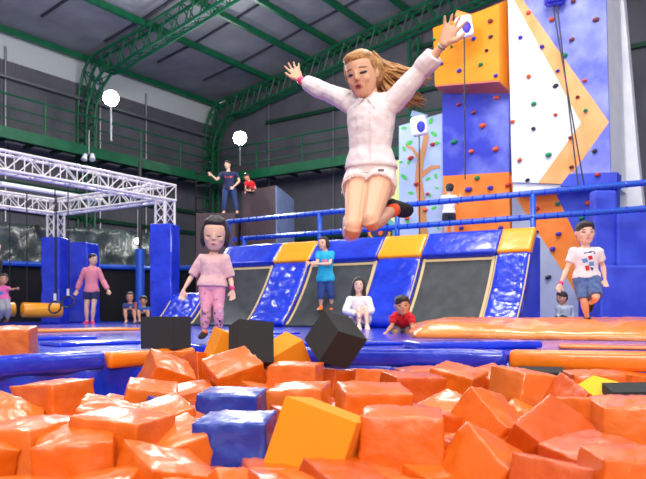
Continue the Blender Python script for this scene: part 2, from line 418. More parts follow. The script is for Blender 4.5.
def pillar(p, w, hp, label, tr=True, top=2.5):
    r = empty('padded_pillar', p, label, 'pillar', 'blue padded pillars')
    a = (DB*.9+DL*.44).normalized(); b = V((0, 0, 1)).cross(a)
    bm = NB(); add_box(bm, p+V((0, 0, hp/2)), a*w/2, b*w/2, (0, 0, hp/2))
    bmesh.ops.subdivide_edges(bm, edges=bm.edges, cuts=6, use_grid_fill=True)
    for v in bm.verts: v.co += V((noise.noise(v.co*3), noise.noise(v.co*3+V((5, 5, 5))), 0))*.03
    bevel(link('padding', bm, M['blue_pad'], r), .03)
    if tr:
        bm = NB()
        for sx, sy in ((-1, -1), (1, -1), (1, 1), (-1, 1)):
            add_tube(bm, [p+DL*.13*sx+DB*.13*sy+V((0, 0, hp)), p+DL*.13*sx+DB*.13*sy+V((0, 0, top))], .026, 8)
        for z in (hp+.02, (hp+top)/2-.02):
            for k in range(4):
                c1 = [(-1, -1), (1, -1), (1, 1), (-1, 1)][k]; c2 = [(-1, -1), (1, -1), (1, 1), (-1, 1)][(k+1) % 4]
                add_tube(bm, [p+DL*.13*c1[0]+DB*.13*c1[1]+V((0, 0, z)), p+DL*.13*c2[0]+DB*.13*c2[1]+V((0, 0, z+(top-hp)/2))], .012, 5)
        link('truss_leg', bm, M['alu'], r)
pillar(R_, .46, 2.0, 'tall blue padded pillar left of the toddler, under the truss corner')
pillar(L_, .46, 1.95, 'blue padded pillar just left of the walking woman')
pillar(at(82, 313, 17)*1+V((0, 0, -CAMZ)), .62, 1.98, 'wide blue padded pillar directly behind the walking woman', False)

# yellow swing beams and gym rings
def hang(name, px0, px1, y, d, label, r_=.155):
    a, b = at(px0, y, d), at(px1, y+.5, d+.5)
    r = empty(name, (a+b)/2, label, 'beam', 'yellow hanging beams')
    bm = NB(); add_tube(bm, [a, a.lerp(b, .02), a.lerp(b, .98), b], [r_*.9, r_, r_, r_*.9], 16); link('padding', bm, M['yellow_pad'], r, True)
    for k in (.12, .88):
        p = a.lerp(b, k); bm = NB(); add_tube(bm, [p+V((0, 0, r_)), p+V((0, 0, 2.4))], .012, 5); link('chain', bm, M['darkm'], r)
hang('swing_beam', 22, 61, 310, 13.9, 'yellow padded swing beam hanging left of the gym rings')
hang('swing_beam', -30, 15, 309, 14.1, 'yellow padded swing beam cut by the left picture edge')
for px, d, lab in ((55, 13.6, 'left of the two black gym rings'), (68, 13.9, 'right of the two black gym rings')):
    c = at(px, 307 if px == 55 else 302, d); r = empty('gym_ring', c, lab, 'gym ring', 'gym rings')
    bm = NB(); add_tube(bm, [c+V((math.cos(a)*.12, math.sin(a)*.05, math.sin(a)*.12)) for a in [2*math.pi*k/20 for k in range(21)]], .018, 6); link('ring', bm, M['darkm'], r, True)
    bm = NB(); add_tube(bm, [c+V((0, 0, .12)), c+V((0, 0, 2.4))], .012, 5); link('strap', bm, M['darkm'], r)
    bm = NB(); add_box(bm, c+V((0, 0, .2)), (.02, 0, 0), (0, .02, 0), (0, 0, .07)); link('buckle', bm, M['alu'], r)

# ================================================================ slanted trampoline wall
R0 = V((3.27, 10.5, 0)); E = V((-.858, .513, 0)).normalized(); N = V((-.513, -.858, 0)).normalized(); ZR = 1.49
def prf(k):   # profile of the slope, k 0 top .. 1 bottom: (run, height), concave
    run = .26+.86*(k**1.12); h = 1.12*(1-k)**1.22+.02; return run, h
def sl(u, k, lift=0):
    r, h = prf(k); r2, h2 = prf(min(k+.01, 1)); r1, h1 = prf(max(k-.01, 0))
    t = V((r2-r1, h2-h1)).normalized(); nn = V((-t.y, t.x))
    return R0+E*u+N*(r+nn.x*lift)+V((0, 0, h+nn.y*lift))
def slope_mesh(u0, u1, lift0, lift1, k0=0, k1=1, nu=10, nk=20, wr=0, edge=0):
    bm = NB(); top = []; bot = []
    for j in range(nk+1):
        k = k0+(k1-k0)*j/nk; a = []; b = []
        for i in range(nu+1):
            u = u0+(u1-u0)*i/nu; e = 0
            fx = min(i, nu-i)/nu; fy = min(j, nk-j)/nk
            if edge: e = -edge*(max(0, 1-fx*8)**2+max(0, 1-fy*12)**2)
            q = V((u*5, k*7, 2)); w = wr*(1-2*abs(noise.noise(q+V((k*3, 0, 0)))))+wr*noise.noise(q*2.4)
            a.append(bm.verts.new(sl(u, k, lift1+e+w))); b.append(bm.verts.new(sl(u, k, lift0)))
        top.append(a); bot.append(b)
    for j in range(nk):
        for i in range(nu):
            bm.faces.new([top[j][i], top[j][i+1], top[j+1][i+1], top[j+1][i]]); bm.faces.new([bot[j][i], bot[j+1][i], bot[j+1][i+1], bot[j][i+1]])
    for j in range(nk):
        bm.faces.new([top[j][0], top[j+1][0], bot[j+1][0], bot[j][0]]); bm.faces.new([top[j][nu], bot[j][nu], bot[j+1][nu], top[j+1][nu]])
    for i in range(nu):
        bm.faces.new([top[0][i], bot[0][i], bot[0][i+1], top[0][i+1]]); bm.faces.new([top[nk][i], top[nk][i+1], bot[nk][i+1], bot[nk][i]])
    return bm
pads = [(-.02, .5), (1.75, 2.55), (3.92, 4.70), (6.05, 6.85)]
beds = [(.5, 1.75), (2.55, 3.92), (4.70, 6.05)]
plab = ['blue glossy slanted pad at the right end of the trampoline wall', 'blue glossy slanted pad right of the seated woman, behind the crouching boy', 'blue glossy slanted pad left of the girl in turquoise', 'blue glossy slanted pad half hidden behind the toddler']
blab = ['slanted black trampoline bed above the orange mat at right', 'slanted black trampoline bed behind the seated woman and turquoise girl', 'slanted black trampoline bed right beside the toddler']
for (a, b), lab in zip(pads, plab):
    o = link('slanted_pad', slope_mesh(a, b, -.02, .09, k0=.42 if a > 6 else 0, nu=16, nk=40, wr=.012, edge=.04), M['blue_pad'], smooth=True); tag(o, lab, 'pad', 'slanted blue pads')
    bm = NB()
    for uu in (a+.012, b-.012):
        add_tube(bm, [sl(uu, k/24, .075) for k in range(11 if a > 6 else 1, 24)], .011, 5)
    link('piping', bm, M['webbing'], o)
for (a, b), lab in zip(beds, blab):
    r = empty('wall_trampoline', sl((a+b)/2, 1), lab, 'trampoline', 'slanted wall trampolines')
    link('bed', slope_mesh(a, b, -.03, .01), M['bed'], r)
    bm = NB(); w = .045
    for (u0, u1, k0, k1) in ((a+.03, a+.03+w, .02, .98), (b-.03-w, b-.03, .02, .98), (a+.03, b-.03, .03, .06)):
        g = [[sl(u0, k0+(k1-k0)*j/16, .016), sl(u1, k0+(k1-k0)*j/16, .016)] for j in range(17)]
        for j in range(16):
            add_hexa(bm, [g[j][0]-N*.004, g[j][1]-N*.004, g[j+1][1]-N*.004, g[j+1][0]-N*.004, g[j][0], g[j][1], g[j+1][1], g[j+1][0]])
    link('webbing_border', bm, M['webbing'], r)
# top pads
tops = [(-.02, .5, 'yellow_pad', 'yellow top pad at the right end of the trampoline wall'), (.5, 1.75, 'blue_pad', 'blue top pad over the right trampoline bed'),
        (1.75, 2.55, 'yellow_pad', 'yellow top pad right of the jumping woman\'s knees'), (2.55, 3.92, 'blue_pad', 'blue top pad below the jumping woman'),
        (3.92, 4.7, 'yellow_pad', 'yellow top pad beside the head of the girl in turquoise'), (4.7, 6.05, 'blue_pad', 'blue top pad right of the toddler'), (6.05, 6.85, 'yellow_pad', 'yellow top pad behind the toddler')][:6]
for i, (a, b, m, lab) in enumerate(tops):
    q = [R0+E*(a+.006)+V((0, 0, ZR-.02))-N*.1, R0+E*(b-.006)+V((0, 0, ZR-.02))-N*.1, R0+E*(b-.006)+N*.25+V((0, 0, 1.09)), R0+E*(a+.006)+N*.25+V((0, 0, 1.09))]
    o = pillow(q, V((N.x*.1, N.y*.1, .10)), M[m], 'top_pad', cuts=6, wr=.006, seed=i); tag(o, lab, 'pad', 'pads along the top of the trampoline wall')
# body behind the slope, with the blue end panel
bm = NB(); pr = [R0+N*r+V((0, 0, h-.06)) for r, h in [prf(k/12) for k in range(13)]]
side = [R0-N*.35+V((0, 0, 0)), R0-N*.35+V((0, 0, 1.4)), R0+V((0, 0, 1.4))]+pr+[R0+N*1.1]
side = [R0-N*.35, R0-N*.35+V((0, 0, 1.42)), R0+V((0, 0, 1.42)), R0+N*.24+V((0, 0, 1.08))]+pr[1:12]+[R0+N*1.1]
add_prism(bm, side, E*6.08)
bmesh.ops.triangulate(bm, faces=[f for f in bm.faces if len(f.verts) > 4])
tag(link('trampoline_wall_base', bm, M['blue_matte']), 'blue solid base under the slanted trampolines', 'ramp')
# platform behind and its rails
bm = NB(); a = R0-N*.36; 
add_prism(bm, [a+E*.12, a+E*6.1, a+E*6.4-N*2.6, a+E*1.5-N*2.6], (0, 0, 1.38)); tag(link('platform', bm, M['blue_matte']), 'blue raised platform behind the trampoline wall', 'platform')
A0 = V((3.86, 12.5, 0)); A1 = V((-2.29, 16.4, 0)); AR = A0+(A0-A1).normalized()*3.2
r = empty('guard_rail', A0+V((0, 0, 1.38)), 'blue padded guard rail along the platform in front of the climbing walls', 'railing')
for z in (2.44, 2.0):
    bm = NB(); add_tube(bm, [AR+V((0, 0, z)), A0.lerp(A1, .5)+V((0, 0, z)), (A1 if z > 2.2 else A0.lerp(A1, .93))+V((0, 0, z))], .055, 10); link('rail', bm, M['rail'], r, True)
for k in (1.0, .64, .38, .0, -.42):
    p = A0+(A1-A0)*k; bm = NB(); add_tube(bm, [p+V((0, 0, 1.3 if k > .05 else 0)), p+V((0, 0, 2.46))], .055, 10); link('post', bm, M['rail'], r, True)
bm = NB(); p = A0.lerp(A1, .93); add_tube(bm, [p+V((0, 0, 1.35)), p+V((0, 0, 2.02))], .055, 10); link('post', bm, M['rail'], r, True)
# bead ties on rails
bm = NB()
for z in (2.44, 2.0):
    for k in range(46):
        p = AR.lerp(A1, k/46)+V((0, 0, z)); u = (A1-AR).normalized(); x, y = frame_of(u)
        add_rings(bm, [(p, x*.059, y*.059), (p+u*.03, x*.059, y*.059)], 10)
o = link('rail_tape', bm, M['blue_pad'], r); o['kind'] = 'stuff'
# low grey ramp left of the toddler
bm = NB(); a, b, c2 = at(128, 322, 14.5), at(202, 322, 13.9), at(202, 302, 13.9); a.z = b.z = 0
add_prism(bm, [a, b, c2, a.lerp(c2, .5)-V((0, 0, .06))], V((.3, 1.1, 0)))
tag(link('low_ramp', bm, M['bed']), 'low dark grey ramp behind the right blue pillar', 'ramp')

# ================================================================ brown climbing block with blue-grey side
b0 = at(238, 313, 19.5); b0.z = 0; b1 = at(276, 313, 18.6); b1.z = 0; b2 = at(294, 313, 20.2); b2.z = 0; b3 = b0+(b2-b1)
r = empty('boulder_block', b0, 'tall brown textured climbing block with a pale blue-grey side', 'climbing block')
BLKTOP = at(250, 190, 19.3).z
bm = NB(); add_prism(bm, [b0, b1, b2, b3], (0, 0, BLKTOP))
for v in bm.verts:
    if v.co.z > 1: v.co.x += .12*(1 if v.co.x < -1.9 else -.1)
link('block', bm, M['ply'], r)
bm = NB(); off = V((.06, -.03, 0))
add_prism(bm, [b1+off*.3, b2+off*.3, b2+V((-.03, 0, BLKTOP-.12)), b1+V((-.012, -.012, BLKTOP-.02))], (.03, -.02, 0)); link('side_panel', bm, M['ply_side'], r)
a0 = at(196, 313, 19); a0.z = 0; zt2 = at(225, 213, 19).z
bm = NB(); add_prism(bm, [a0, b0+V((-.02, -.5, 0)), b0+V((-.02, 1.2, 0)), a0+V((0, 1.4, 0))], (0, 0, zt2)); tag(link('low_block', bm, M['ply']), 'lower brown climbing block the man in navy stands on', 'climbing block')
bm = NB(); 
for k in range(4):
    for j in range(2):
        p = at(196+j*14, 200, 22); p.z = 2.2; add_tube(bm, [p, p+V((0, 0, 2.6))], .03, 6)
for k in range(5): add_tube(bm, [at(196, 210-k*12, 22), at(210, 210-k*12, 22)], .025, 6)
tag(link('scaffold_ladder', bm, M['darkm']), 'dark ladder frame behind the man in navy', 'ladder')

# ================================================================ climbing walls
WN = -DL    # the faces look along -DL, towards the hall
HOLDS = []
def wall_poly(name, p0, polys, depth, mats, label, parent=None, cat='climbing wall', back=None):
    """polys: list of pixel outlines in one plane through p0; each becomes a solid slab `depth` thick behind its face"""
    r = empty(name, p0, label, cat)
    for pn, px, m in polys:
        pts = [on_plane(x, y, p0, WN) for x, y in px]
        bm = NB(); add_prism(bm, pts, DL*depth); link(pn, bm, M[m], r)
    return r
PB = V((4.08, 15.0, 0))          # back panels
lowz = 324
wall_poly('climbing_wall', PB, [('blue_panel', [(442, 78), (509, 70), (509, 172), (443, 176)], 'blue_wall'), ('orange_panel', [(443, 176), (509, 172), (511, 300), (444, 300)], 'orange_wall')], .25, None, 'blue and orange climbing wall below the orange overhang')
# overhang
PO = PB-DL*.62
fr = [on_plane(x, y, PO, WN) for x, y in ((435, 85), (499, 80), (499, 4), (433, 28))]
bk = [on_plane(x, y, PB, WN) for x, y in ((443, 92), (511, 92), (511, -2), (442, 27))]
r = empty('overhang_box', fr[0], 'amber orange overhanging climbing box reached by the raised hand', 'climbing wall')
bm = NB(); add_hexa(bm, fr+bk)
link('box', bm, M['amber_wall'], r)
bm = NB(); add_prism(bm, [fr[0]+V((0, 0, -.004)), fr[1]+V((0, 0, -.004)), bk[1]+V((0, 0, -.004)), bk[0]+V((0, 0, -.004))], (0, 0, -.03)); link('underside', bm, mat('salmon_underside', (226, 116, 92), .6), r)
# tower
PT = V((3.97, 14.6, 0)); 
tw = dict(TL=(507, -60), TR=(604, -60), BR=(611, 184), BL=(512, 182))
r = wall_poly('climbing_tower', PT, [
    ('white_panel', [(506.5, -60), (512.5, -60), (514, 0), (581, 123), (538, 183), (512, 182)], 'white_wall'),
    ('orange_chevron', [(512.5, -60), (520, -40), (523, 0), (609, 122), (565, 184), (538, 183), (581, 123), (514, 0)], 'orange_pale'),
    ('blue_panel', [(520, -40), (520, -60), (603, -60), (606, 0), (609, 122), (611, 184), (565, 184), (609, 122), (523, 0)], 'blue_wall_pale')], .06, None, 'tall white and blue climbing tower with an orange chevron')
# solid body behind the faces
q = [on_plane(x, y, PT, WN)+DL*.062 for x, y in ((512, 182), (611, 184), (603, -60), (506.5, -60))]
for a in (0, 1): q[a].z = min(q[0].z, q[1].z)+.02
bm = NB(); add_hexa(bm, [q[0], q[1], q[1]+DL*1.4, q[0]+DL*1.4, q[3], q[2], q[2]+DL*1.4, q[3]+DL*1.4]); link('body', bm, M['white_wall'], r)
# lower wall under the tower
PW = PT+DL*.45
wall_poly('lower_climbing_wall', PW, [
    ('orange_band', [(509, 176), (565, 176), (556, 194), (580, 244), (598, 312), (598, 326), (594, 326), (567, 278), (512, 192)], 'orange_wall'),
    ('grey_panel', [(512, 192), (567, 278), (594, 326), (512, 326)], 'grey_wall'),
    ('blue_panel', [(565, 176), (617, 172), (617, 326), (598, 326), (598, 312), (580, 244), (556, 194)], 'blue_matte')], .3, None, 'lower climbing wall with orange band, grey and blue panels behind the boy')
p = on_plane(563, 176, PT, WN); 
bm = NB(); q = [on_plane(x, y, PT-DL*.02, WN) for x, y in ((560, 186), (617, 186), (617, 172), (569, 174))]; add_prism(bm, q, DL*.4); tag(link('ledge_panel', bm, M['blue_matte']), 'blue ledge below the chevron tower', 'ledge')
bm = NB(); q = [on_plane(x, y, PT+DL*1.6, WN) for x, y in ((612, 215), (644, 215), (638, 160), (622, -20), (606, -20))]; add_prism(bm, q, DL*.3); tag(link('white_column', bm, M['white_wall']), 'white plastered column beside the climbing tower', 'column')
def bluebox(px0, px1, ytop, d, dp, label, ybot=None, z0=0):
    a, b = at(px0, ytop, d), at(px1, ytop, d); zt = a.z; a.z = b.z = z0
    bm = NB(); add_hexa(bm, [a, b, b+V((0, dp, 0)), a+V((0, dp, 0))]+[x+V((0, 0, zt-z0)) for x in (a, b, b+V((0, dp, 0)), a+V((0, dp, 0)))])
    bevel(tag(link('padded_block', bm, M['blue_matte']), label, 'block', 'blue padded blocks'), .04)
bluebox(600, 690, 265, 11.4, 1.0, 'large blue padded block behind the jumping boy at right')
bluebox(617, 700, 207, 12.5, .9, 'tall blue padded block cut by the right picture edge')
bluebox(594, 617, 190, 12.6, .25, 'narrow blue padded block directly behind the jumping boy')
# mural panel
PM = PB+DL*.2
wall_poly('mural_wall', PM, [('painted_panel', [(399, 126), (443, 113), (443, 262), (399, 262)], 'mural')], .15, None, 'pale blue climbing wall painted with a tree and leaves', )
mural = bpy.data.objects['mural_wall']
def flatpx(name, pts, m, plane=PM, off=.012, parent=mural):
    bm = NB(); add_prism(bm, [on_plane(x, y, plane, WN)-DL*off for x, y in pts], DL*(off-.002)); return link(name, bm, M[m], parent)
flatpx('painted_tree', [(418, 262), (431, 262), (427, 225), (425, 200), (422, 178), (424, 160), (429, 138), (427, 128), (425, 129), (422, 146), (417, 160), (415, 180), (418, 205), (419, 230)], 'trunk')
flatpx('painted_branch', [(422, 172), (430, 166), (440, 165), (440, 168), (431, 170), (423, 178)], 'trunk')
flatpx('painted_branch', [(418, 160), (412, 150), (406, 147), (406, 145), (413, 147), (420, 156)], 'trunk')
lf = [(404, 128, 3), (431, 121, 4), (434, 134, 4), (409, 143, 4), (404, 149, 3), (437, 143, 3), (409, 162, 3), (404, 177, 4), (428, 179, 3), (436, 176, 3), (411, 193, 3), (430, 196, 2), (404, 205, 3), (434, 208, 3), (408, 222, 3), (426, 240, 3), (412, 238, 2), (438, 228, 2), (401, 162, 2), (414, 133, 2), (437, 188, 2)]
for i, (x, y, s) in enumerate(lf):
    a = i*1.9; pts = [(x+math.cos(a)*s*math.cos(t)-math.sin(a)*s*.5*math.sin(t), y+math.sin(a)*s*math.cos(t)+math.cos(a)*s*.5*math.sin(t)) for t in [k*math.pi/4 for k in range(8)]]
    flatpx('painted_leaf', pts, 'leafg')
wall_poly('lime_wall', PM, [('painted_panel', [(368, 168), (399, 160), (399, 262), (368, 262)], 'lime')], .15, None, 'lime yellow climbing panel behind the jumping woman\'s foot')
lw = bpy.data.objects['lime_wall']
def disc(x, y, rx, ry, n=16): return [(x+rx*math.cos(2*math.pi*k/n), y+ry*math.sin(2*math.pi*k/n)) for k in range(n)]
flatpx('painted_mound', [(368, 262), (368, 226), (376, 218), (386, 216), (394, 222), (398, 234), (398, 262)], 'teal', parent=lw)
flatpx('painted_disc', disc(380, 232, 13, 11), 'navyp', off=.02, parent=lw)
for k in range(11):
    a = math.pi*(.0+k/10); flatpx('painted_dot', disc(380+10*math.cos(a), 233+7*math.sin(a), 1.4, 1.2, 8), 'yellow_pad', off=.03, parent=lw)
flatpx('painted_spot', disc(381, 233, 2.4, 2.6, 8), 'hold_orange', off=.03, parent=lw)

def belay(px, py, d, label, plane=None, acc='hold_violet'):
    c = at(px, py, d); r = empty('auto_belay', c, label, 'belay device', 'auto belay devices')
    bm = NB(); add_box(bm, c, (.17, 0, .04), (0, .10, 0), (-.04, 0, .22)); bevel(link('housing', bm, M['white'], r), .07, 3)
    bm = NB(); add_ball(bm, c+V((.03, -.09, -.04)), (.10, 0, 0), (0, .05, 0), (0, 0, .13)); link('cover', bm, M[acc], r, True)
    bm = NB(); add_box(bm, c+V((0, .04, .24)), (.17, 0, -.05), (0, .05, 0), (.02, 0, .06)); link('mount', bm, M['orange_wall'] if acc == 'hold_violet' else M['ply_side'], r)
    bm = NB(); add_tube(bm, [c+V((0, -.02, -.2)), c+V((.02, -.02, -3.2))], .014, 6); link('strap', bm, M['darkm'], r)
belay(464, 27, 14.25, 'white and violet auto belay device on the orange overhang')
belay(419, 126, 15.3, 'white and blue auto belay device above the tree mural', acc='hold_blue')
bm = NB(); c = at(555, -1, 13.8); add_box(bm, c, (.2, 0, .02), (0, .12, 0), (0, 0, .13)); bmesh.ops.bevel(bm, geom=list(bm.edges), offset=.05, segments=3, affect='EDGES'); r = link('auto_belay', bm, M['hold_blue'], smooth=True); tag(r, 'blue auto belay device at the top of the chevron tower', 'belay device', 'auto belay devices')
for dx, x1 in ((-.06, 584), (.03, 578)):
    bm = NB(); add_tube(bm, [c+V((dx, -.02, -.1)), at(x1, 185, 13.3)], .014, 6); link('strap', bm, M['darkm'], r)

# holds: (px, py, colour, size px)
def holds(plane, where, lst):
    by = {}
    for h in lst: by.setdefault(h[2], []).append(h)
    for col, hs in by.items():
        hs.sort(key=lambda h: h[1])
        for i, (x, y, c, s) in enumerate(hs):
            p = on_plane(x, y, plane, WN); k = p.y/F; bm = NB()
            add_ball(bm, p-DL*.03, DB*s*k*.95, DL*.07, V((DB.x*.2*s*k, 0, s*k*.72)), 10, 6)
            for v in bm.verts: v.co += (v.co-p)*noise.noise(v.co*9)*.45
            o = link('climbing_hold', bm, M['hold_'+c], smooth=True)
            if len(hs) == 1: lab = 'only %s climbing hold on the %s' % (c, where)
            else: lab = '%s hold on the %s, %s of its colour' % (c, where, 'topmost' if i == 0 else 'lowest' if i == len(hs)-1 else ['', 'second', 'third', 'fourth', 'fifth', 'sixth', 'seventh', 'eighth'][i]+' from the top')
            tag(o, lab, 'climbing hold', 'climbing holds')
holds(PT, 'chevron tower', [(521, 38, 'blue', 2.2), (543, 47, 'violet', 2.6), (529, 77, 'orange', 2.4), (556, 86, 'dark', 3), (534, 104, 'green', 3), (556, 115, 'orange', 2), (513, 122, 'orange', 2.6), (534, 129, 'dark', 2.2), (520, 160, 'orange', 3), (549, 155, 'green', 3.2), (552, 20, 'orange', 2.6), (529, 13, 'orange', 2.8), (572, 40, 'brown', 2.8), (565, 56, 'green', 3), (558, 71, 'blue', 2.4), (585, 81, 'orange', 2.2), (578, 97, 'brown', 2.2), (586, 111, 'green', 2.4), (596, 20, 'brown', 3.2), (574, 2, 'brown', 2.2), (571, 138, 'brown', 2.6), (595, 151, 'dark', 3), (572, 167, 'brown', 2.2), (598, 175, 'red', 2.8), (528, 180, 'dark', 2.6)])
holds(PO, 'orange overhang box', [(491, 22, 'brown', 2.4), (491, 37, 'dark', 2.6), (474, 39, 'blue', 2.4), (487, 51, 'dark', 2.4), (481, 65, 'green', 2.6), (460, 71, 'blue', 2.6), (442, 64, 'violet', 2.2), (435, 40, 'green', 1.6), (452, 47, 'green', 1.4), (496, 76, 'blue', 2.2)])
holds(PB, 'blue panel under the box', [(448, 88, 'violet', 2), (471, 88, 'violet', 2), (497, 98, 'orange', 3), (459, 105, 'red', 2.4), (474, 113, 'brown', 2.4), (484, 126, 'orange', 3.2), (455, 142, 'green', 3.2), (472, 152, 'orange', 3), (496, 149, 'orange', 3.6)])
holds(PB, 'orange panel beside the climber', [(469, 190, 'violet', 3.4), (491, 188, 'blue', 3), (478, 178, 'green', 2.6), (509, 185, 'red', 3), (462, 228, 'violet', 2.6), (501, 228, 'violet', 2.8), (452, 207, 'dark', 2)])
holds(PW, 'lower climbing wall', [(558, 204, 'green', 2.8), (588, 203, 'orange', 3.4), (559, 234, 'violet', 2.6), (553, 249, 'blue', 3), (549, 277, 'dark', 3.4), (582, 218, 'green', 3), (537, 209, 'red', 2.6), (537, 232, 'dark', 2)])
holds(PM, 'tree mural', [(411, 163-5, 'red', 3.2), (417, 184, 'red', 2.6), (433, 145, 'red', 2.6), (428, 194, 'red', 2.2), (426, 210, 'orange', 2.4), (408, 245-27, 'orange', 2.6)])
# ================================================================ PEOPLE
SKIN = mat('warm_skin', (232, 186, 160), .5, sss=.08, spec=.35)
SKIN2 = mat('tanned_skin', (206, 152, 122), .5, sss=.08, spec=.35)
SKIN4 = mat('honey_skin', (220, 168, 138), .5, sss=.08, spec=.35)
SKIN3 = mat('fair_skin', (240, 200, 178), .5, sss=.08, spec=.35)
LIPS = mat('lips', (190, 70, 78), .4)
EYE = mat('dark_eye', (34, 22, 20), .3)
BROW = mat('brow_hair', (74, 50, 38), .8)
HAIRB = mat('black_hair', (30, 24, 24), .5, .8, 60, rgb2=(50, 40, 38), cscale=30)
HAIRG = mat('golden_brown_hair', (150, 98, 50), .45, .8, 60, rgb2=(206, 152, 92), cscale=22, detail=5)
CLO = {}
def cloth(name, rgb, rgb2=None, rough=.85, bump=.35, bs=22, **k):
    if name not in CLO: CLO[name] = mat(name+'_cloth', rgb, rough, bump, bs, rgb2=rgb2, **k)
    return CLO[name]

TOR = [(-.12, .085, .075, 0), (-.05, .14, .10, .0), (.03, .163, .115, -.005), (.14, .158, .11, 0), (.35, .128, .092, .005), (.55, .14, .10, .005), (.72, .155, .108, .005), (.85, .16, .10, 0), (.93, .135, .082, -.01), (.985, .075, .06, -.01), (1.03, .052, .052, 0)]
ARM = [(0, .046), (.15, .047), (.5, .041), (.9, .033), (1.0, .032), (1.12, .036), (1.3, .037), (1.6, .030), (1.92, .0215), (2.0, .022)]
LEG = [(0, .085), (.12, .086), (.45, .072), (.85, .054), (1.0, .051), (1.12, .050), (1.32, .054), (1.6, .044), (1.9, .031), (2.0, .033)]

def prof_at(P, f):
    for a, b in zip(P, P[1:]):
        if f <= b[0]:
            k = (f-a[0])/(b[0]-a[0]) if b[0] > a[0] else 0
            return [x+(y-x)*k for x, y in zip(a[1:], b[1:])]
    return list(P[-1][1:])

class Fig:
    def __init__(s, d, sc, J, hh=.225, wf=1.0, lf=1.0, af=1.0, face=1, hw=None):
        """J: joints as (px, py, depth offset in m). a is the side at the left of the picture"""
        s.d, s.s, s.hh, s.wf, s.lf, s.af, s.face = d, sc, hh, wf, lf, af, face
        s.J = {k: at(v[0], v[1], d+v[2]) for k, v in J.items() if k not in ('hup', 'hfw')}
        s.hup = V(J.get('hup', (0, 0, 1))).normalized(); fw = V(J.get('hfw', (0, -1, 0)))
        s.hfw = (fw-s.hup*fw.dot(s.hup)).normalized(); s.hx = s.hfw.cross(s.hup).normalized()*-(hw or (1.0 if sc > .95 else 1.12))
        j = s.J
        s.pel = (j['hipa']+j['hipb'])/2; s.nk = j['neck']; s.tz = (s.nk-s.pel).normalized(); s.tl = (s.nk-s.pel).length
        s.lh = (j['hipb']-j['hipa']); s.lsd = (j['shb']-j['sha'])
    def torso(s, bm, t0, t1, ex, taper=0):
        ts = [t0]+[p[0] for p in TOR if t0+.02 < p[0] < t1-.02]+[t1]; rings = []
        for t in ts:
            w, dp, fo = prof_at(TOR, t); k = min(max(t, 0), 1)
            lx = (s.lh.normalized()*(1-k)+s.lsd.normalized()*k); lx = (lx-s.tz*lx.dot(s.tz)).normalized(); ly = lx.cross(s.tz)*s.face
            c = s.pel+(s.nk-s.pel)*t+ly*fo*s.s
            w, dp = w*s.s*s.wf, dp*s.s*s.wf
            if t > .8: w *= max(1, 1)
            e = ex+taper*max(0, (.4-t))
            rings.append((c, lx*(w+e), ly*(dp+e)))
        add_rings(bm, rings, 20)
    def limb(s, bm, js, P, f0, f1, ex, flare=0, k=1.0):
        a, b, c = [s.J[x] for x in js]
        fs = sorted(set([f0]+[p[0] for p in P if f0+.02 < p[0] < f1-.02]+[f1]+[x for x in (.93, 1.0, 1.07) if f0 < x < f1]))
        def pos(f):
            if f < .9: return a+(b-a)*f
            if f > 1.1: return b+(c-b)*(f-1)
            p, q = a+(b-a)*.9, b+(c-b)*.1; t = (f-.9)/.2
            return p*(1-t)**2+b*2*t*(1-t)+q*t*t
        pts = [pos(f) for f in fs]; R = [prof_at(P, f)[0]*s.s*k+ex+flare*max(0, (f-f0)/(f1-f0)) for f in fs]
        add_tube(bm, pts, R, 12)
    def hand(s, bm, side, spread=.5, k=1.0, curl=.25, hd=None, pn=None):
        el, wr = s.J['el'+side], s.J['wr'+side]
        h = s.s*k; d = (wr-el).normalized() if hd is None else V(hd).normalized()
        n = V(pn) if pn is not None else V((0, -1, 0)); n = (n-d*n.dot(d)).normalized(); x = d.cross(n).normalized()
        if side == 'a': x = -x
        # x points to the thumb side
        p0 = wr
        add_rings(bm, [(p0-d*.012*h, x*.021*h, n*.019*h), (p0+d*.02*h, x*.031*h, n*.017*h), (p0+d*.06*h, x*.041*h, n*.015*h), (p0+d*.088*h, x*.038*h, n*.012*h)], 14)
        for i, (o, L) in enumerate(((.031, .066), (.0105, .075), (-.0105, .070), (-.031, .054))):
            ang = (o/.031)*.22*spread*1.6; fd = (d*math.cos(ang)+x*math.sin(ang)).normalized()
            b0 = p0+d*.078*h+x*o*h; pts = [b0]; c = b0; cu = 0
            for q in (.42, .32, .26):
                cu += curl*(.7+.25*i); dd = (fd*math.cos(cu)+n*math.sin(cu)); c = c+dd*L*q*h; pts.append(c)
            add_tube(bm, pts, [.0095*h, .009*h, .0082*h, .0065*h], 8)
        td = (d*.62+x*(.5+.5*spread)+n*.15).normalized(); b0 = p0+d*.02*h+x*.02*h
        add_tube(bm, [b0, b0+td*.032*h, b0+(td*.9+d*.25).normalized()*.06*h, b0+(td*.8+d*.4).normalized()*.085*h], [.015*h, .0125*h, .0105*h, .0075*h], 8)
    def foot(s, bm, side, ex=0, toe=None, L=.235):
        an = s.J['an'+side]; kn = s.J['kn'+side]; sh = (an-kn).normalized()
        t = V(toe) if toe is not None else V((0, -1, -.1)); t = t.normalized(); L *= s.s
        dn = sh-t*sh.dot(t); dn = dn.normalized() if dn.length > .05 else V((0, 0, -1)); x = t.cross(dn).normalized()
        h = s.s; b = an+dn*.035*h
        R = [(b-t*.055*h, .024, .026, .0), (b-t*.035*h, .034, .042, 0), (b, .038, .045, -.005), (b+t*.06*h, .041, .034, .008), (b+t*.12*h, .045, .024, .017), (b+t*(L-.075*h), .038, .016, .022), (b+t*(L-.055*h), .02, .010, .022)]
        add_rings(bm, [(c+dn*o*h, x*(w*h+ex), dn*(q*h+ex)) for c, w, q, o in R], 14)
    def head_pt(s, x, y, z): return s.J['head']+(s.hx*x+s.hfw*y+s.hup*z)*s.hh
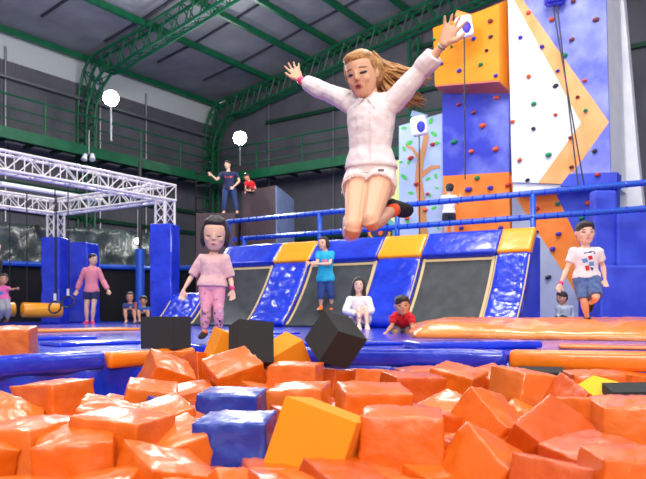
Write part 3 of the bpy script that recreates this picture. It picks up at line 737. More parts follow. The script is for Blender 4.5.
    def head(s, bm):
        H = [(-.5, .10, .10, .20), (-.46, .19, .19, .17), (-.36, .27, .29, .10), (-.22, .325, .37, .05), (-.05, .355, .43, .02), (.1, .37, .455, 0), (.24, .365, .45, -.01), (.36, .32, .39, -.02), (.45, .21, .27, -.03), (.5, .07, .1, -.03)]
        R = [(s.head_pt(0, o, z), s.hx*w*s.hh, s.hfw*q*s.hh) for z, w, q, o in H]; add_rings(bm, R, 22)
        h = s.hh
        add_rings(bm, [(s.head_pt(0, .44, .07), s.hx*.03*h, s.hfw*.04*h), (s.head_pt(0, .475, -.05), s.hx*.04*h, s.hfw*.045*h), (s.head_pt(0, .485, -.11), s.hx*.058*h, s.hfw*.045*h), (s.head_pt(0, .45, -.15), s.hx*.05*h, s.hfw*.04*h)], 10)
        for sg in (-1, 1):
            add_ball(bm, s.head_pt(sg*.385, -.02, -.03), s.hx*.03*h, s.hfw*.06*h, s.hup*.11*h, 10, 6)
            add_ball(bm, s.head_pt(sg*.17, .31, -.13), s.hx*.11*h, s.hfw*.09*h, s.hup*.11*h, 10, 6)
        add_ball(bm, s.head_pt(0, .405, -.27), s.hx*.10*h, s.hfw*.05*h, s.hup*.045*h, 10, 6)
        add_ball(bm, s.head_pt(0, .30, -.43), s.hx*.09*h, s.hfw*.07*h, s.hup*.06*h, 10, 6)
        # neck
        nb = s.nk-s.tz*.02*s.s; nt = s.head_pt(0, -.1, -.22)
        add_rings(bm, [(nb-s.tz*.04*s.s, s.hx*.062*s.s, s.hfw*.058*s.s), (nb.lerp(nt, .4), s.hx*.05*s.s, s.hfw*.05*s.s), (nt, s.hx*.26*h, s.hfw*.28*h)], 14)
    def face_mark(s, name, body, x, z, rx, rz, m, tilt=0, parent=None, lift=.004, n=12, off=0):
        """a small raised patch that follows the face"""
        bvh = BVHTree.FromObject(body, bpy.context.evaluated_depsgraph_get())
        pts = []
        for k in range(n):
            a = 2*math.pi*k/n; dx, dz = rx*math.cos(a), rz*math.sin(a)
            qx, qz = x+dx*math.cos(tilt)-dz*math.sin(tilt), z+dx*math.sin(tilt)+dz*math.cos(tilt)
            o = s.head_pt(qx, 1.2, qz); hit = bvh.ray_cast(o, -s.hfw)[0]
            if hit is None: hit = s.head_pt(qx, .42, qz)
            pts.append(hit+s.hfw*lift*s.s)
        hit = bvh.ray_cast(s.head_pt(x, 1.2, z), -s.hfw)[0] or s.head_pt(x, .44, z)
        bm = NB(); c = bm.verts.new(hit+s.hfw*(lift*1.8+off)*s.s); vs = [bm.verts.new(p) for p in pts]; vb = [bm.verts.new(p-s.hfw*.012*s.s) for p in pts]
        for i in range(n):
            bm.faces.new([c, vs[i], vs[(i+1) % n]]); bm.faces.new([vs[i], vb[i], vb[(i+1) % n], vs[(i+1) % n]])
        bm.faces.new(vb[::-1])
        return link(name, bm, m, parent, smooth=True)

def hair_mesh(f, style, m, parent, vox, cap=1.0):
    h = f.hh; bm = NB()
    def ball(x, y, z, a, b, c): add_ball(bm, f.head_pt(x, y, z), f.hx*a*h, f.hfw*b*h, f.hup*c*h, 18, 10)
    if style == 'short':
        ball(0, -.035, .19, .405, .48, .40); ball(0, .16, .38, .32, .30, .17); ball(0, -.2, .0, .36, .32, .34)
    elif style == 'bob':
        ball(0, -.09, .19, .42, .48, .41); ball(0, .14, .40, .33, .28, .16)
        for sg in (-1, 1): ball(sg*.36, -.02, -.08, .10, .22, .38)
        ball(0, -.25, -.12, .42, .28, .40)
    elif style == 'long':
        ball(0, -.05, .19, .42, .48, .41)
        for sg in (-1, 1):
            add_rings(bm, [(f.head_pt(sg*.34, .02, .2), f.hx*.1*h, f.hfw*.25*h), (f.head_pt(sg*.40, .0, -.3), f.hx*.12*h, f.hfw*.2*h), (f.head_pt(sg*.42, .02, -.9), f.hx*.15*h, f.hfw*.12*h), (f.head_pt(sg*.40, .05, -1.2), f.hx*.05*h, f.hfw*.05*h)], 12)
        add_rings(bm, [(f.head_pt(0, -.3, .2), f.hx*.36*h, f.hfw*.2*h), (f.head_pt(0, -.35, -.4), f.hx*.4*h, f.hfw*.16*h), (f.head_pt(0, -.35, -1.1), f.hx*.34*h, f.hfw*.1*h)], 14)
    elif style == 'tied':
        ball(0, -.05, .19, .41, .48, .41); ball(0, -.35, .05, .2, .25, .22); ball(0, -.55, -.1, .12, .14, .25)
    for v in bm.verts: v.co += (v.co-f.J['head']).normalized()*noise.noise(v.co*30)*.01
    o = link('hair', bm, m, parent); bake(o, vox, 3)
    return o

def dress(f, name, parts, m, parent, vox, wr=.004, sm=2, puff=0):
    bm = NB()
    for p in parts:
        if p[0] == 'torso': f.torso(bm, p[1], p[2], p[3], *(p[4:] or ()))
        else:
            f.limb(bm, p[1], p[2], p[3], p[4], p[5], *(p[6:] or ()))
            if p[1] in (AA, AB):
                q0 = f.J[p[1][0]]; q1 = f.J['shb' if p[1] is AA else 'sha']; add_tube(bm, [q0.lerp(q1, .4)-f.tz*.005, q0.lerp(q1, .12), q0], [.056*f.s+p[5]*.7, .056*f.s+p[5]*.7, .047*f.s*f.af+p[5]], 12); add_ball(bm, q0, f.hx*(.05*f.s+p[5]), f.hfw*(.05*f.s+p[5]), f.tz*(.05*f.s+p[5]), 12, 8)
    o = link(name, bm, m, parent); bake(o, vox, sm)
    if wr:
        me = o.data
        no = [v.normal.copy() for v in me.vertices]
        for v, n in zip(me.vertices, no):
            q = v.co*(11/f.s); w = (1-2*abs(noise.noise(V((q.x, q.y, q.z*.6)))))*.6+noise.noise(q*2.1)*.5
            v.co += n*wr*w
    return o

AA, AB = ('sha', 'ela', 'wra'), ('shb', 'elb', 'wrb')
LA, LB = ('hipa', 'kna', 'ana'), ('hipb', 'knb', 'anb')

def person(label, f, skin, vox, hair, hairm, toes=((0, -1, -.1), (0, -1, -.1)), hands=None, cat='person', base=None, features=True, grp=None):
    r = empty('person', base or V((f.pel.x, f.pel.y, 0)), label, cat)
    if grp: r['group'] = grp
    bm = NB(); f.torso(bm, -.12, 1.03, 0); f.head(bm)
    f.limb(bm, AA, ARM, 0, 2, 0, 0, f.af); f.limb(bm, AB, ARM, 0, 2, 0, 0, f.af)
    for sd, inn in (('sha', 'shb'), ('shb', 'sha')):
        p = f.J[sd]; q = p.lerp(f.J[inn], .3); add_tube(bm, [q, p], [.05*f.s, .047*f.s*f.af], 10)
    for sd, L in (('hipa', LA), ('hipb', LB)):
        f.limb(bm, L, LEG, 0, 2, 0, 0, f.lf); kn = f.J[L[1]]; kr = .052*f.s*f.lf; add_ball(bm, kn+(f.J[L[0]]-kn).normalized()*.03*f.s, f.hx*kr, f.hfw*kr, f.hup*kr*1.05, 12, 8); c = f.J[sd]; add_ball(bm, c, f.hx*.083*f.s*f.lf, f.hfw*.09*f.s*f.lf, f.tz*.1*f.s, 12, 8)
    hk = hands or {}
    f.hand(bm, 'a', **hk.get('a', {})); f.hand(bm, 'b', **hk.get('b', {}))
    f.foot(bm, 'a', 0, toes[0]); f.foot(bm, 'b', 0, toes[1])
    b = link('body', bm, skin, r); bake(b, vox, 3, .45)
    if hair: hair_mesh(f, hair, hairm, r, max(vox, .005))
    if features:
        for sg in (-1, 1):
            f.face_mark('eye', b, sg*.165, .02, .072, .026, EYE, sg*.08, r, .002)
            f.face_mark('eyebrow', b, sg*.17, .125, .085, .016, BROW, sg*-.1, r, .002)
        f.face_mark('mouth', b, 0, -.255, .085, .028, LIPS, 0, r, .002)
    return r, b

def shoe(f, side, toe, m, parent, vox, name='shoe', ex=.006):
    bm = NB(); f.foot(bm, side, ex, toe); o = link(name, bm, m, parent); bake(o, vox, 1); return o

def band(f, side, m, parent, t=.9, name='wristband', w=.02, ex=.006):
    el, wr = f.J['el'+side], f.J['wr'+side]; d = (wr-el).normalized(); x, y = frame_of(d); c = el+(wr-el)*t
    rr = .0235*f.s*f.af+ex; bm = NB(); w *= f.s
    add_rings(bm, [(c-d*w*.5, x*rr, y*rr), (c, x*(rr+.001), y*(rr+.001)), (c+d*w*.5, x*rr, y*rr)], 16); return link(name, bm, m, parent, True)

def patch(target, pts, m, name, parent, lift=.004, dr=None):
    """printed shape laid on cloth: px outline cast along the view of the camera's start onto the garment"""
    bvh = BVHTree.FromObject(target, bpy.context.evaluated_depsgraph_get()); c = V((0, 0, CAMZ)); out = []
    cx = sum(p[0] for p in pts)/len(pts); cy = sum(p[1] for p in pts)/len(pts)
    allp = [(cx, cy)]+list(pts)
    for x, y in allp:
        d = V(((x-HX)/F, 1, (HY-y)/F)).normalized(); h = bvh.ray_cast(c, d)[0]
        if h is None: return None
        out.append((h-d*lift, h+d*.006))
    bm = NB(); fr = [bm.verts.new(a) for a, b in out]; bk = [bm.verts.new(b) for a, b in out]; n = len(pts)
    for i in range(n):
        j = (i+1) % n; bm.faces.new([fr[0], fr[1+i], fr[1+j]]); bm.faces.new([bk[0], bk[1+j], bk[1+i]]); bm.faces.new([fr[1+i], bk[1+i], bk[1+j], fr[1+j]])
    return link(name, bm, m, parent)

# ---------------------------------------------------------------- the jumping woman
JW = dict(head=(362, 75, 0), neck=(372, 98, .02), sha=(352, 103, .09), shb=(391, 105, -.03), ela=(326, 92, .30), wra=(300, 80, .48),
          elb=(421, 71, -.10), wrb=(444, 44, -.20), hipa=(359.5, 178, .03), hipb=(381.5, 178, -.01), kna=(353, 231, -.26), knb=(370, 224, -.30),
          ana=(351, 229, .14), anb=(393, 210, .05), hup=(-.2, -.2, .95), hfw=(-.3, -.85, -.45))
f = Fig(3.6, 1.0, JW, hh=.228, wf=.76, lf=.86, af=.80, hw=.95)
woman, wb = person('young woman in white shirt and white shorts leaping high with arms spread, long hair flying', f, SKIN4, .0055, None, None,
    toes=((.1, .9, -.5), (.7, .6, -.2)), hands={'a': dict(k=.88, spread=1.1, curl=.12, hd=(-.45, .25, .85), pn=(.3, -.9, .1)), 'b': dict(spread=1.2, curl=.12, hd=(.42, -.1, .95), pn=(-.2, -.9, -.1))}, features=False)
WS = cloth('white_shirt', (226, 212, 214), bump=.3, rough=.8)
sh = dress(f, 'shirt', [('torso', .11, .97, .014, .03), ('limb', AA, ARM, 0, 1.72, .010, .006), ('limb', AB, ARM, 0, 1.58, .011, .008)], WS, woman, .006, wr=.007)
SH = cloth('off_white_shorts', (228, 208, 206), bump=.4, rough=.85)
so = dress(f, 'shorts', [('torso', -.1, .22, .014), ('limb', LA, LEG, -.02, .19, .008, .010, .86), ('limb', LB, LEG, -.02, .21, .008, .010, .86)], SH, woman, .006, wr=.004)
# frayed hem
bm = NB()
for L in (LA, LB):
    a, b = f.J[L[0]], f.J[L[1]]; d = (b-a).normalized(); x, y = frame_of(d); c = a+(b-a)*.20; rr = prof_at(LEG, .20)[0]*.86+.014
    for k in range(60):
        t = 2*math.pi*k/60; p = c+x*math.cos(t)*rr+y*math.sin(t)*rr; add_tube(bm, [p, p+d*(.014+.016*random.random())+x*random.uniform(-.006, .006)], [.003, .001], 4)
o = link('frayed_hem', bm, SH, woman); o['kind'] = 'stuff'
# collar, placket, buttons
nk = f.nk
bm = NB(); x, y = f.lsd.normalized(), (f.lsd.normalized().cross(f.tz))
for sg in (-1, 1):
    p0 = nk+x*sg*.05+f.tz*.02; add_prism(bm, [p0-y*.03, p0+y*.045+f.tz*-.01, nk+x*sg*.05+y*.085-f.tz*.075, nk+x*sg*.012+y*.082-f.tz*.03], x*sg*.012+y*.006)
add_rings(bm, [(nk-f.tz*.02-y*.005, x*.068, y*.062), (nk+f.tz*.025-y*.012, x*.06, y*.052)], 18)
link('collar', bm, WS, woman)
BT = mat('pearl_button', (214, 198, 200), .3)
for yy in (112, 124, 137, 150):
    patch(sh, disc(369.5+(yy-112)*.03, yy, .8, .8, 8), BT, 'button', sh, .004)
patch(sh, [(368.8, 104), (369.6, 104), (370.8, 160), (370.0, 160)], cloth('placket', (226, 208, 212)), 'placket', sh, .003)
patch(so, [(352, 171), (387, 171), (387, 172), (352, 172)], cloth('seam_line', (222, 200, 200)), 'waist_seam', so, .002)
patch(so, [(378, 169), (384, 169), (384, 171.5), (378, 171.5)], mat('dark_badge', (96, 70, 60), .5), 'badge', so, .003)
band(f, 'a', M['pinkband'], woman, .93, w=.028, ex=.005); band(f, 'b', M['steel'], woman, .9, 'bracelet', .008, .004)
# socks
SB = cloth('black_grip_sock', (30, 30, 34)); SO = cloth('orange_sock_cuff', (236, 84, 40))
shoe(f, 'b', (.7, .6, -.2), SB, woman, .006, 'sock', .004)
shoe(f, 'a', (.1, .9, -.5), cloth('white_sock', (236, 232, 236)), woman, .006, 'sock', .006)
k_, a_ = f.J['knb'], f.J['anb']; d = (a_-k_).normalized(); x, y = frame_of(d); bm = NB()
add_rings(bm, [(a_-d*.05, x*.035, y*.035), (a_-d*.02, x*.037, y*.037), (a_+d*.01, x*.04, y*.04)], 16); link('sock_cuff', bm, SO, woman, True)
# face
EW = mat('eye_white', (232, 220, 216), .3)
for sg in (-1, 1):
    f.face_mark('eye', wb, sg*.165, .005, .085, .030, EYE, sg*.1, woman, .0015)
    f.face_mark('eyebrow', wb, sg*.175, .12, .095, .015, mat('brown_brow', (122, 84, 56), .8), sg*-.12, woman, .0015)
f.face_mark('mouth', wb, 0, -.265, .098, .058, LIPS, 0, woman, .002)
f.face_mark('mouth_opening', wb, 0, -.265, .065, .032, mat('dark_mouth', (96, 24, 30), .6), 0, woman, .006)
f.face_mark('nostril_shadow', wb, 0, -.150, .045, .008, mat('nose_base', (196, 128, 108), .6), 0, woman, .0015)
# hair: a cap and flying locks
bm = NB(); h = f.hh
def hb(x, y, z, a, b, c): add_ball(bm, f.head_pt(x, y, z), f.hx*a*h, f.hfw*b*h, f.hup*c*h, 24, 14)
hb(0, -.10, .17, .42, .49, .42); hb(.12, -.25, .05, .38, .36, .42); hb(-.02, .10, .37, .34, .33, .17); hb(.29, -.06, .08, .10, .22, .26); hb(-.34, -.02, .1, .08, .22, .28)
o = link('hair', bm, HAIRG, woman); bake(o, .006, 3)
hd = f.J['head']; bm = NB(); rnd = random.Random(3)
ends = [((428, 78), 0), ((424, 83), 0), ((427, 74), 1), ((418, 96), 2), ((422, 105), 2), ((413, 106), 2), ((400, 108), 3), ((406, 92), 1), ((425, 100), 2), ((410, 80), 1), ((397, 112), 3), ((430, 80), 0)]
for i in range(230):
    (ex_, ey_), kk = ends[i % len(ends)]
    st = f.head_pt(rnd.uniform(-.02, .36), rnd.uniform(-.48, -.12), rnd.uniform(-.12, .46))
    e = at(ex_+1+rnd.gauss(0, 2.6)-(rnd.random()**2)*12, ey_+rnd.gauss(0, 1.8), 3.6+rnd.uniform(.05, .28))
    m1 = at(386+rnd.gauss(0, 3), 66+kk*6+rnd.gauss(0, 4), 3.6+rnd.uniform(.06, .22)); m2 = m1.lerp(e, .55)+V((0, 0, rnd.uniform(-.02, .0)+(.012 if kk < 2 else -.03)))
    pts = []
    for t in [q/10 for q in range(11)]:
        p = st*(1-t)**3+m1*3*t*(1-t)**2+m2*3*t*t*(1-t)+e*t**3
        pts.append(p+V((0, 0, math.sin(t*7+i)*.006*t)))
    w = rnd.uniform(.005, .010)
    add_tube(bm, pts, [w*(1.2-.4*t/10)*(1 if t < 8 else (1-(t-8)*.42)) for t in range(11)], 6)
o = link('flying_hair', bm, HAIRG, woman, True); o['kind'] = 'stuff'

# ---------------------------------------------------------------- the toddler
J = dict(head=(215, 234, -.02), neck=(213.5, 254, 0), sha=(202.5, 259, 0), shb=(225, 259, 0), ela=(192, 276, .02), wra=(183.5, 290, -.05), elb=(230.5, 278, .02), wrb=(232.5, 290, -.05),
         hipa=(206.5, 287, 0), hipb=(218, 287, 0), kna=(206, 309, -.03), knb=(218.5, 309, -.03), ana=(204.5, 331, 0), anb=(219, 330, .02), hup=(.05, -.2, .97), hfw=(.06, -.95, -.3))
f = Fig(5.3, .60, J, hh=.24, wf=.95, lf=1.0, af=.95, hw=1.04)
r, b = person('toddler girl in pale pink top and flowered pink leggings standing at the pit edge', f, SKIN, .0065, 'bob', HAIRB, toes=((-.1, -1, -.15), (.1, -1, -.15)), hands={'a': dict(spread=.6, k=1.0, hd=(-.2, -.1, -1)), 'b': dict(spread=.5, k=1.0, hd=(.05, -.1, -1))}, features=False)
for sg in (-1, 1):
    f.face_mark('eye', b, sg*.165, -.03, .07, .02, EYE, 0, r, .002)
f.face_mark('mouth', b, 0, -.27, .06, .026, LIPS, 0, r, .002)
dress(f, 'top', [('torso', .02, .99, .016, .04), ('limb', AA, ARM, 0, .95, .012, .008), ('limb', AB, ARM, 0, .95, .012, .008)], cloth('dusty_pink', (226, 178, 178), (232, 188, 186), cscale=30), r, .007)
lg = dress(f, 'leggings', [('torso', -.12, .1, .010), ('limb', LA, LEG, -.02, 1.86, .009, 0), ('limb', LB, LEG, -.02, 1.86, .009, 0)], cloth('candy_pink', (244, 164, 180)), r, .007)
PR = [cloth('plum_print', (96, 50, 92)), cloth('green_print', (150, 170, 70)), cloth('pale_print', (240, 216, 226)), cloth('violet_print', (150, 76, 130))]
rnd = random.Random(5)
for i in range(34):
    lx = 205.2 if i % 2 else 218.8; x, y = lx+rnd.uniform(-4.2, 4.2), (rnd.uniform(310, 325) if i < 26 else rnd.uniform(292, 308)); s_ = rnd.uniform(1.1, 2.2) if i < 26 else .7; a = rnd.random()*3
    patch(lg, [(x+s_*math.cos(a+k*1.05)*(1 if k % 2 else .55), y+s_*math.sin(a+k*1.05)*(1 if k % 2 else .55)) for k in range(6)], PR[i % 4], 'flower_print', lg, .003)
shoe(f, 'a', (-.1, -1, -.15), cloth('black_sock', (32, 30, 34)), r, .007, 'sock', .004); shoe(f, 'b', (.1, -1, -.15), CLO['black_sock'], r, .007, 'sock', .004)
for sd in 'ab':
    bm = NB(); p = f.J['an'+sd]; add_rings(bm, [(p+V((0, 0, .0)), (.026, 0, 0), (0, .03, 0)), (p+V((0, -.01, -.022)), (.03, 0, 0), (0, .036, 0))], 14); link('sock_cuff', bm, SO, r, True)
band(f, 'b', M['pinkband'], r, .9, w=.05, ex=.006)

def simple(label, d, sc, J, tops, topm, bots, botm, hair='short', skin=SKIN, hh=.215, vox=.011, hairm=HAIRB, toes=((0, -1, -.1), (0, -1, -.1)), wf=1, lf=1, af=1, face=1, shoes=None, topn='shirt', botn='shorts', features=True, hands=None, texs=.013, texb=.014, base=None):
    f = Fig(d, sc, J, hh=hh, wf=wf, lf=lf, af=af, face=face)
    r, b = person(label, f, skin, vox, hair, hairm, toes=toes, features=features, hands=hands, base=base)
    t = dress(f, topn, [('torso', tops[0], .985, texs, .03)]+([('limb', AA, ARM, 0, tops[1], texs, .006), ('limb', AB, ARM, 0, tops[1], texs, .006)] if tops[1] else []), topm, r, vox, wr=.006)
    q = dress(f, botn, [('torso', -.12, max(.14, tops[0]+.06), texb-.003), ('limb', LA, LEG, -.02, bots, texb, .008), ('limb', LB, LEG, -.02, bots, texb, .008)], botm, r, vox, wr=.005) if bots else None
    if shoes:
        shoe(f, 'a', toes[0], shoes, r, vox, 'shoe', .006); shoe(f, 'b', toes[1], shoes, r, vox, 'shoe', .006)
    return f, r, b, t, q

# boy in mid jump at the right
J = dict(head=(585, 233, 0), neck=(586, 248, 0), sha=(574, 252, .02), shb=(598, 252, -.02), ela=(567, 269, .02), wra=(560.5, 284, -.05), elb=(603, 266, .02), wrb=(605, 280, -.08), hipa=(581, 279, 0), hipb=(592, 279, 0),
         kna=(584, 300, -.12), ana=(587, 317, .02), knb=(596, 297, -.26), anb=(591, 303, .12), hup=(0, -.05, 1), hfw=(-.05, -1, -.08))
f, r, b, t, q = simple('boy in white printed T-shirt and denim shorts hopping over the orange mat', 7.0, .76, J, (.02, .62), cloth('white_tee', (226, 218, 220)), .95, cloth('blue_denim', (62, 84, 136), (92, 114, 164), cscale=18), 'short', SKIN, .22, .0085,
     toes=((-.15, -.8, -.55), (0, .5, -.8)), shoes=cloth('black_sock', (32, 30, 34)), texb=.02)
bd = band(f, 'a', M['pinkband'], r, .95, w=.03)
RD, BL, NV = cloth('red_print', (200, 40, 50)), cloth('blue_print', (90, 140, 200)), cloth('navy_print', (40, 44, 92))
for pts, m in (([(583, 250), (594, 251), (596, 254), (584, 253.5)], NV), ([(588, 256), (592, 255.5), (593, 259), (589, 260)], RD), ([(582, 259), (587, 258), (588, 262), (583, 263)], BL), ([(589, 262), (594, 261.5), (594, 266), (589, 266)], BL), ([(585, 266), (589, 265), (590, 270), (586, 271)], RD), ([(590, 267), (594, 268), (592, 271)], NV)):
    patch(t, pts, m, 'shirt_print', t, .004)
# girl in turquoise on the slope
gy = dict(head=(323.5, 243.5, 0), neck=(325, 251, 0), sha=(319, 254, 0), shb=(331.5, 254, .03), ela=(317, 263, -.10), wra=(309.5, 263, -.22), elb=(330, 264, -.12), wrb=(316, 264, -.26), hipa=(322, 281, 0), hipb=(329, 281, 0),
         kna=(321, 295, -.05), knb=(331, 295, -.03), ana=(321, 306, 0), anb=(332, 306, .03), hup=(0, 0, 1), hfw=(-.6, -.8, 0))
f, r, b, t, q = simple('girl in turquoise T-shirt with crossed arms standing on the black trampoline slope', 11.5, .84, gy, (-.02, .6), cloth('turquoise', (24, 158, 200), (40, 172, 212), cscale=10), 1.3, cloth('dark_denim', (40, 66, 128)), 'bob', SKIN, .20, .0105, toes=((-.3, -.9, -.1), (.1, -1, -.1)))
patch(t, [(322, 260), (327, 259), (327, 263), (323, 264)], cloth('pink_print', (236, 110, 170)), 'shirt_print', t, .005)
for p in ('a', 'b'): shoe(f, p, (-.1, -.95, -.1), cloth('orange_sock', (236, 110, 50)), r, .0105, 'sock', .005)
# seated woman
J = dict(head=(358.5, 285, .0), neck=(359, 296, .02), sha=(350, 300, 0), shb=(368, 300, 0), ela=(345, 311, -.1), wra=(357, 314, -.33), elb=(372, 311, -.1), wrb=(361, 314, -.33), hipa=(354, 321, .1), hipb=(365, 321, .1),
         kna=(359, 309, -.32), knb=(366, 308, -.32), ana=(359, 325, -.42), anb=(367, 325, -.40), hup=(0, 0, 1), hfw=(0, -1, -.05))
f, r, b, t, q = simple('young woman in off-shoulder white top sitting on the deck hugging her knees', 10.4, .97, J, (.0, 1.85), cloth('white_knit', (236, 232, 238)), .25, cloth('off_white_short', (226, 214, 210)), 'long', SKIN3, .215, .0105, wf=.88, lf=.82, af=.9)
# crouching boy in red
J = dict(head=(402, 305, -.12), neck=(402, 314, 0), sha=(393.5, 317, 0), shb=(410.5, 317, 0), ela=(392, 326, -.05), wra=(386.5, 332.5, -.16), elb=(412, 326, -.05), wrb=(414, 333, -.15), hipa=(398, 329, .32), hipb=(407, 329, .32),
         kna=(395, 332, .0), knb=(410, 332, .0), ana=(398, 331, .38), anb=(408, 331, .38), hup=(-.05, -.15, 1), hfw=(0, -1, -.05))
f, r, b, t, q = simple('boy in red T-shirt crouching on hands and knees beside the orange mat', 8.0, .72, J, (.0, .7), cloth('bright_red', (206, 28, 42)), .95, cloth('grey_shorts', (130, 130, 146)), 'short', SKIN2, .205, .0095, toes=((0, 1, -.1), (0, 1, -.1)), af=1.05)
# walking woman in pink hoodie
J = dict(head=(93, 259.5, -.02), neck=(91.5, 267.5, 0), sha=(85, 270.5, 0), shb=(98, 270.5, 0), ela=(80.5, 281, .03), wra=(77, 290, 0), elb=(103, 281, .03), wrb=(108, 290, -.03), hipa=(88, 292, 0), hipb=(95.5, 292, 0),
         kna=(86.5, 307, -.04), knb=(93.5, 307, -.08), ana=(87, 321, 0), anb=(92.5, 321, -.05), hup=(0, 0, 1), hfw=(.7, -.7, 0))
f, r, b, t, q = simple('woman in pink hoodie and navy shorts walking before the blue pillars', 15.3, .98, J, (-.02, 1.9), cloth('pink_hoodie', (230, 140, 158)), .5, cloth('navy_cloth', (38, 42, 90)), 'tied', SKIN, .235, .012, toes=((-.2, -.9, -.1), (.4, -.9, -.1)), shoes=cloth('hot_pink', (226, 40, 90)), topn='hoodie', texs=.022, wf=.86)
bm = NB(); add_ball(bm, f.nk+V((0, .06, .0)), (.11, 0, 0), (0, .07, 0), (0, 0, .05)); link('hood', bm, CLO['pink_hoodie'], r, True)
# girl astride beam
J = dict(head=(3.5, 279, -.02), neck=(2, 286, 0), sha=(-2, 288, 0), shb=(6, 288.5, 0), ela=(-6, 294, 0), wra=(-8, 300, 0), elb=(12, 289.5, -.05), wrb=(16.5, 288.5, -.1), hipa=(1, 300, 0), hipb=(6, 300, 0),
         kna=(2, 309, -.25), knb=(8.5, 308, -.2), ana=(0, 319.5, -.1), anb=(7.5, 319.5, -.1), hup=(0, 0, 1), hfw=(.5, -.8, 0))
f, r, b, t, q = simple('little girl in pink tee and grey leggings with one arm out at the left edge', 13.6, .70, J, (.0, .6), cloth('bright_pink', (236, 110, 180)), 1.85, cloth('grey_leggings', (150, 152, 164)), 'tied', SKIN2, .20, .012, shoes=cloth('brown_sock', (90, 60, 52)), botn='leggings')
patch(t, disc(1.5, 293, 2, 2, 8), BL, 'shirt_print', t, .005)
# man cut by the left edge
J = dict(head=(-3.5, 248, 0), neck=(-5, 258, 0), sha=(-16, 262, 0), shb=(4-4, 262, 0), ela=(-18, 275, 0), wra=(-18, 288, 0), elb=(-1.5, 275, .05), wrb=(-3, 287, .05), hipa=(-11, 288, 0), hipb=(-3, 288, 0),
         kna=(-11, 306, 0), knb=(-4, 306, 0), ana=(-11, 322, 0), anb=(-4, 322, 0), hup=(0, 0, 1), hfw=(-.2, -.9, 0))
simple('adult with only the side of a bald head showing at the left edge', 15.9, 1.08, J, (0, .6), cloth('charcoal', (44, 44, 50)), 1.85, CLO['charcoal'], None, SKIN, .225, .014, botn='trousers')
# seated children
for lab, cx, dx, s_, topc, ht, hr in (('seated child with long dark hair, left of the pair below the blue post', 130, 0, .88, cloth('navy_tee', (54, 66, 128)), 300.5, 'bob'), ('seated short-haired boy in blue top, right of the pair below the blue post', 143.5, 0, .82, cloth('royal_tee', (44, 84, 168)), 304, 'short')):
    J = dict(head=(cx, ht-3.5, 0), neck=(cx, ht+3, 0), sha=(cx-5, ht+5, 0), shb=(cx+5, ht+5, 0), ela=(cx-6, ht+10, -.05), wra=(cx-1, ht+8.5, -.2), elb=(cx+6, ht+10, -.05), wrb=(cx+1.5, ht+8.5, -.2), hipa=(cx-3, 317.5, 0), hipb=(cx+3, 317.5, 0),
         kna=(cx-5, 311, -.25), knb=(cx+4, 311, -.25), ana=(cx-4, 320, -.42), anb=(cx+5, 320, -.42), hup=(0, -.1, 1), hfw=(.1, -.9, -.3))
    simple(lab, 16.2, s_, J, (0, .6), topc, .7, cloth('dark_shorts', (40, 42, 60)), hr, SKIN2, .21, .013)
bm = NB(); c = at(135.5, 305, 15.95); add_rings(bm, [(c-V((0, 0, .07)), (.025, 0, 0), (0, .025, 0)), (c+V((0, 0, .07)), (.03, 0, 0), (0, .03, 0))], 12); tag(link('drinks_cup', bm, M['orange']), 'small orange cup between the two seated children', 'cup')
# man in navy on the brown block
J = dict(head=(227.5, 165, 0), neck=(228.5, 171.5, 0), sha=(222, 174, 0), shb=(236, 174, 0), ela=(217, 180, -.05), wra=(212, 175.5, -.1), elb=(239.5, 181, .02), wrb=(233.5, 187, -.12), hipa=(226, 190, 0), hipb=(233, 190, 0),
         kna=(224.5, 201, -.05), knb=(235, 201, 0), ana=(224, 211.5, 0), anb=(237, 211.5, 0), hup=(0, 0, 1), hfw=(-.2, -.9, -.3))
f, r, b, t, q = simple('man in navy T-shirt and jeans standing on the brown climbing block', 19.3, 1.02, J, (0, .55), cloth('navy_shirt', (36, 42, 80)), 1.9, cloth('jeans', (44, 64, 112)), 'short', SKIN, .22, .015, base=V((at(230, 213, 19.3).x, 19.3, zt2)), botn='jeans')
patch(t, [(225, 176), (232, 176), (232, 178), (225, 178)], cloth('orange_print', (222, 84, 60)), 'shirt_print', t, .006)
# child in red on top of the block
J = dict(head=(247, 177, -.02), neck=(249, 181, 0), sha=(246, 183, -.05), shb=(253, 183, .1), ela=(245.5, 187, -.1), wra=(245, 191, -.15), elb=(255, 187, .1), wrb=(256, 190, .05), hipa=(249, 190.5, .05), hipb=(254, 190.5, .15),
         kna=(246, 190, -.2), knb=(249, 190, -.1), ana=(250, 191, -.1), anb=(253, 191, .0), hup=(-.3, -.1, 1), hfw=(-.8, -.4, -.3))
simple('child in red T-shirt sitting on top of the tall brown block', 19.2, .68, J, (0, .7), cloth('bright_red', (206, 28, 42)), .9, cloth('dark_shorts', (40, 42, 60)), 'short', SKIN2, .20, .014, base=V((at(250, 190, 19.2).x, 19.2, BLKTOP)))
# climber seen from behind
J = dict(head=(449.5, 189, 0), neck=(449, 195, 0), sha=(443.5, 197.5, 0), shb=(455, 197.5, 0), ela=(442, 204, .1), wra=(443.5, 199.5, .35), elb=(458, 204, .1), wrb=(460, 197, .35), hipa=(446, 216, 0), hipb=(452, 216, 0),
         kna=(445.5, 227, -.02), knb=(452.5, 227, 0), ana=(446, 238, .05), anb=(453, 238, .08), hup=(0, 0, 1), hfw=(.1, 1, .1))
simple('child in white tee seen from behind, starting up the orange wall', 14.75, .84, J, (.12, .6), cloth('white_cotton', (228, 228, 234)), .65, cloth('black_shorts', (34, 36, 48)), 'short', SKIN, .21, .012, toes=((0, 1, -.1), (0, 1, -.1)), face=-1, features=False, base=V((at(449, 240, 14.75).x, 14.75, 1.38)))
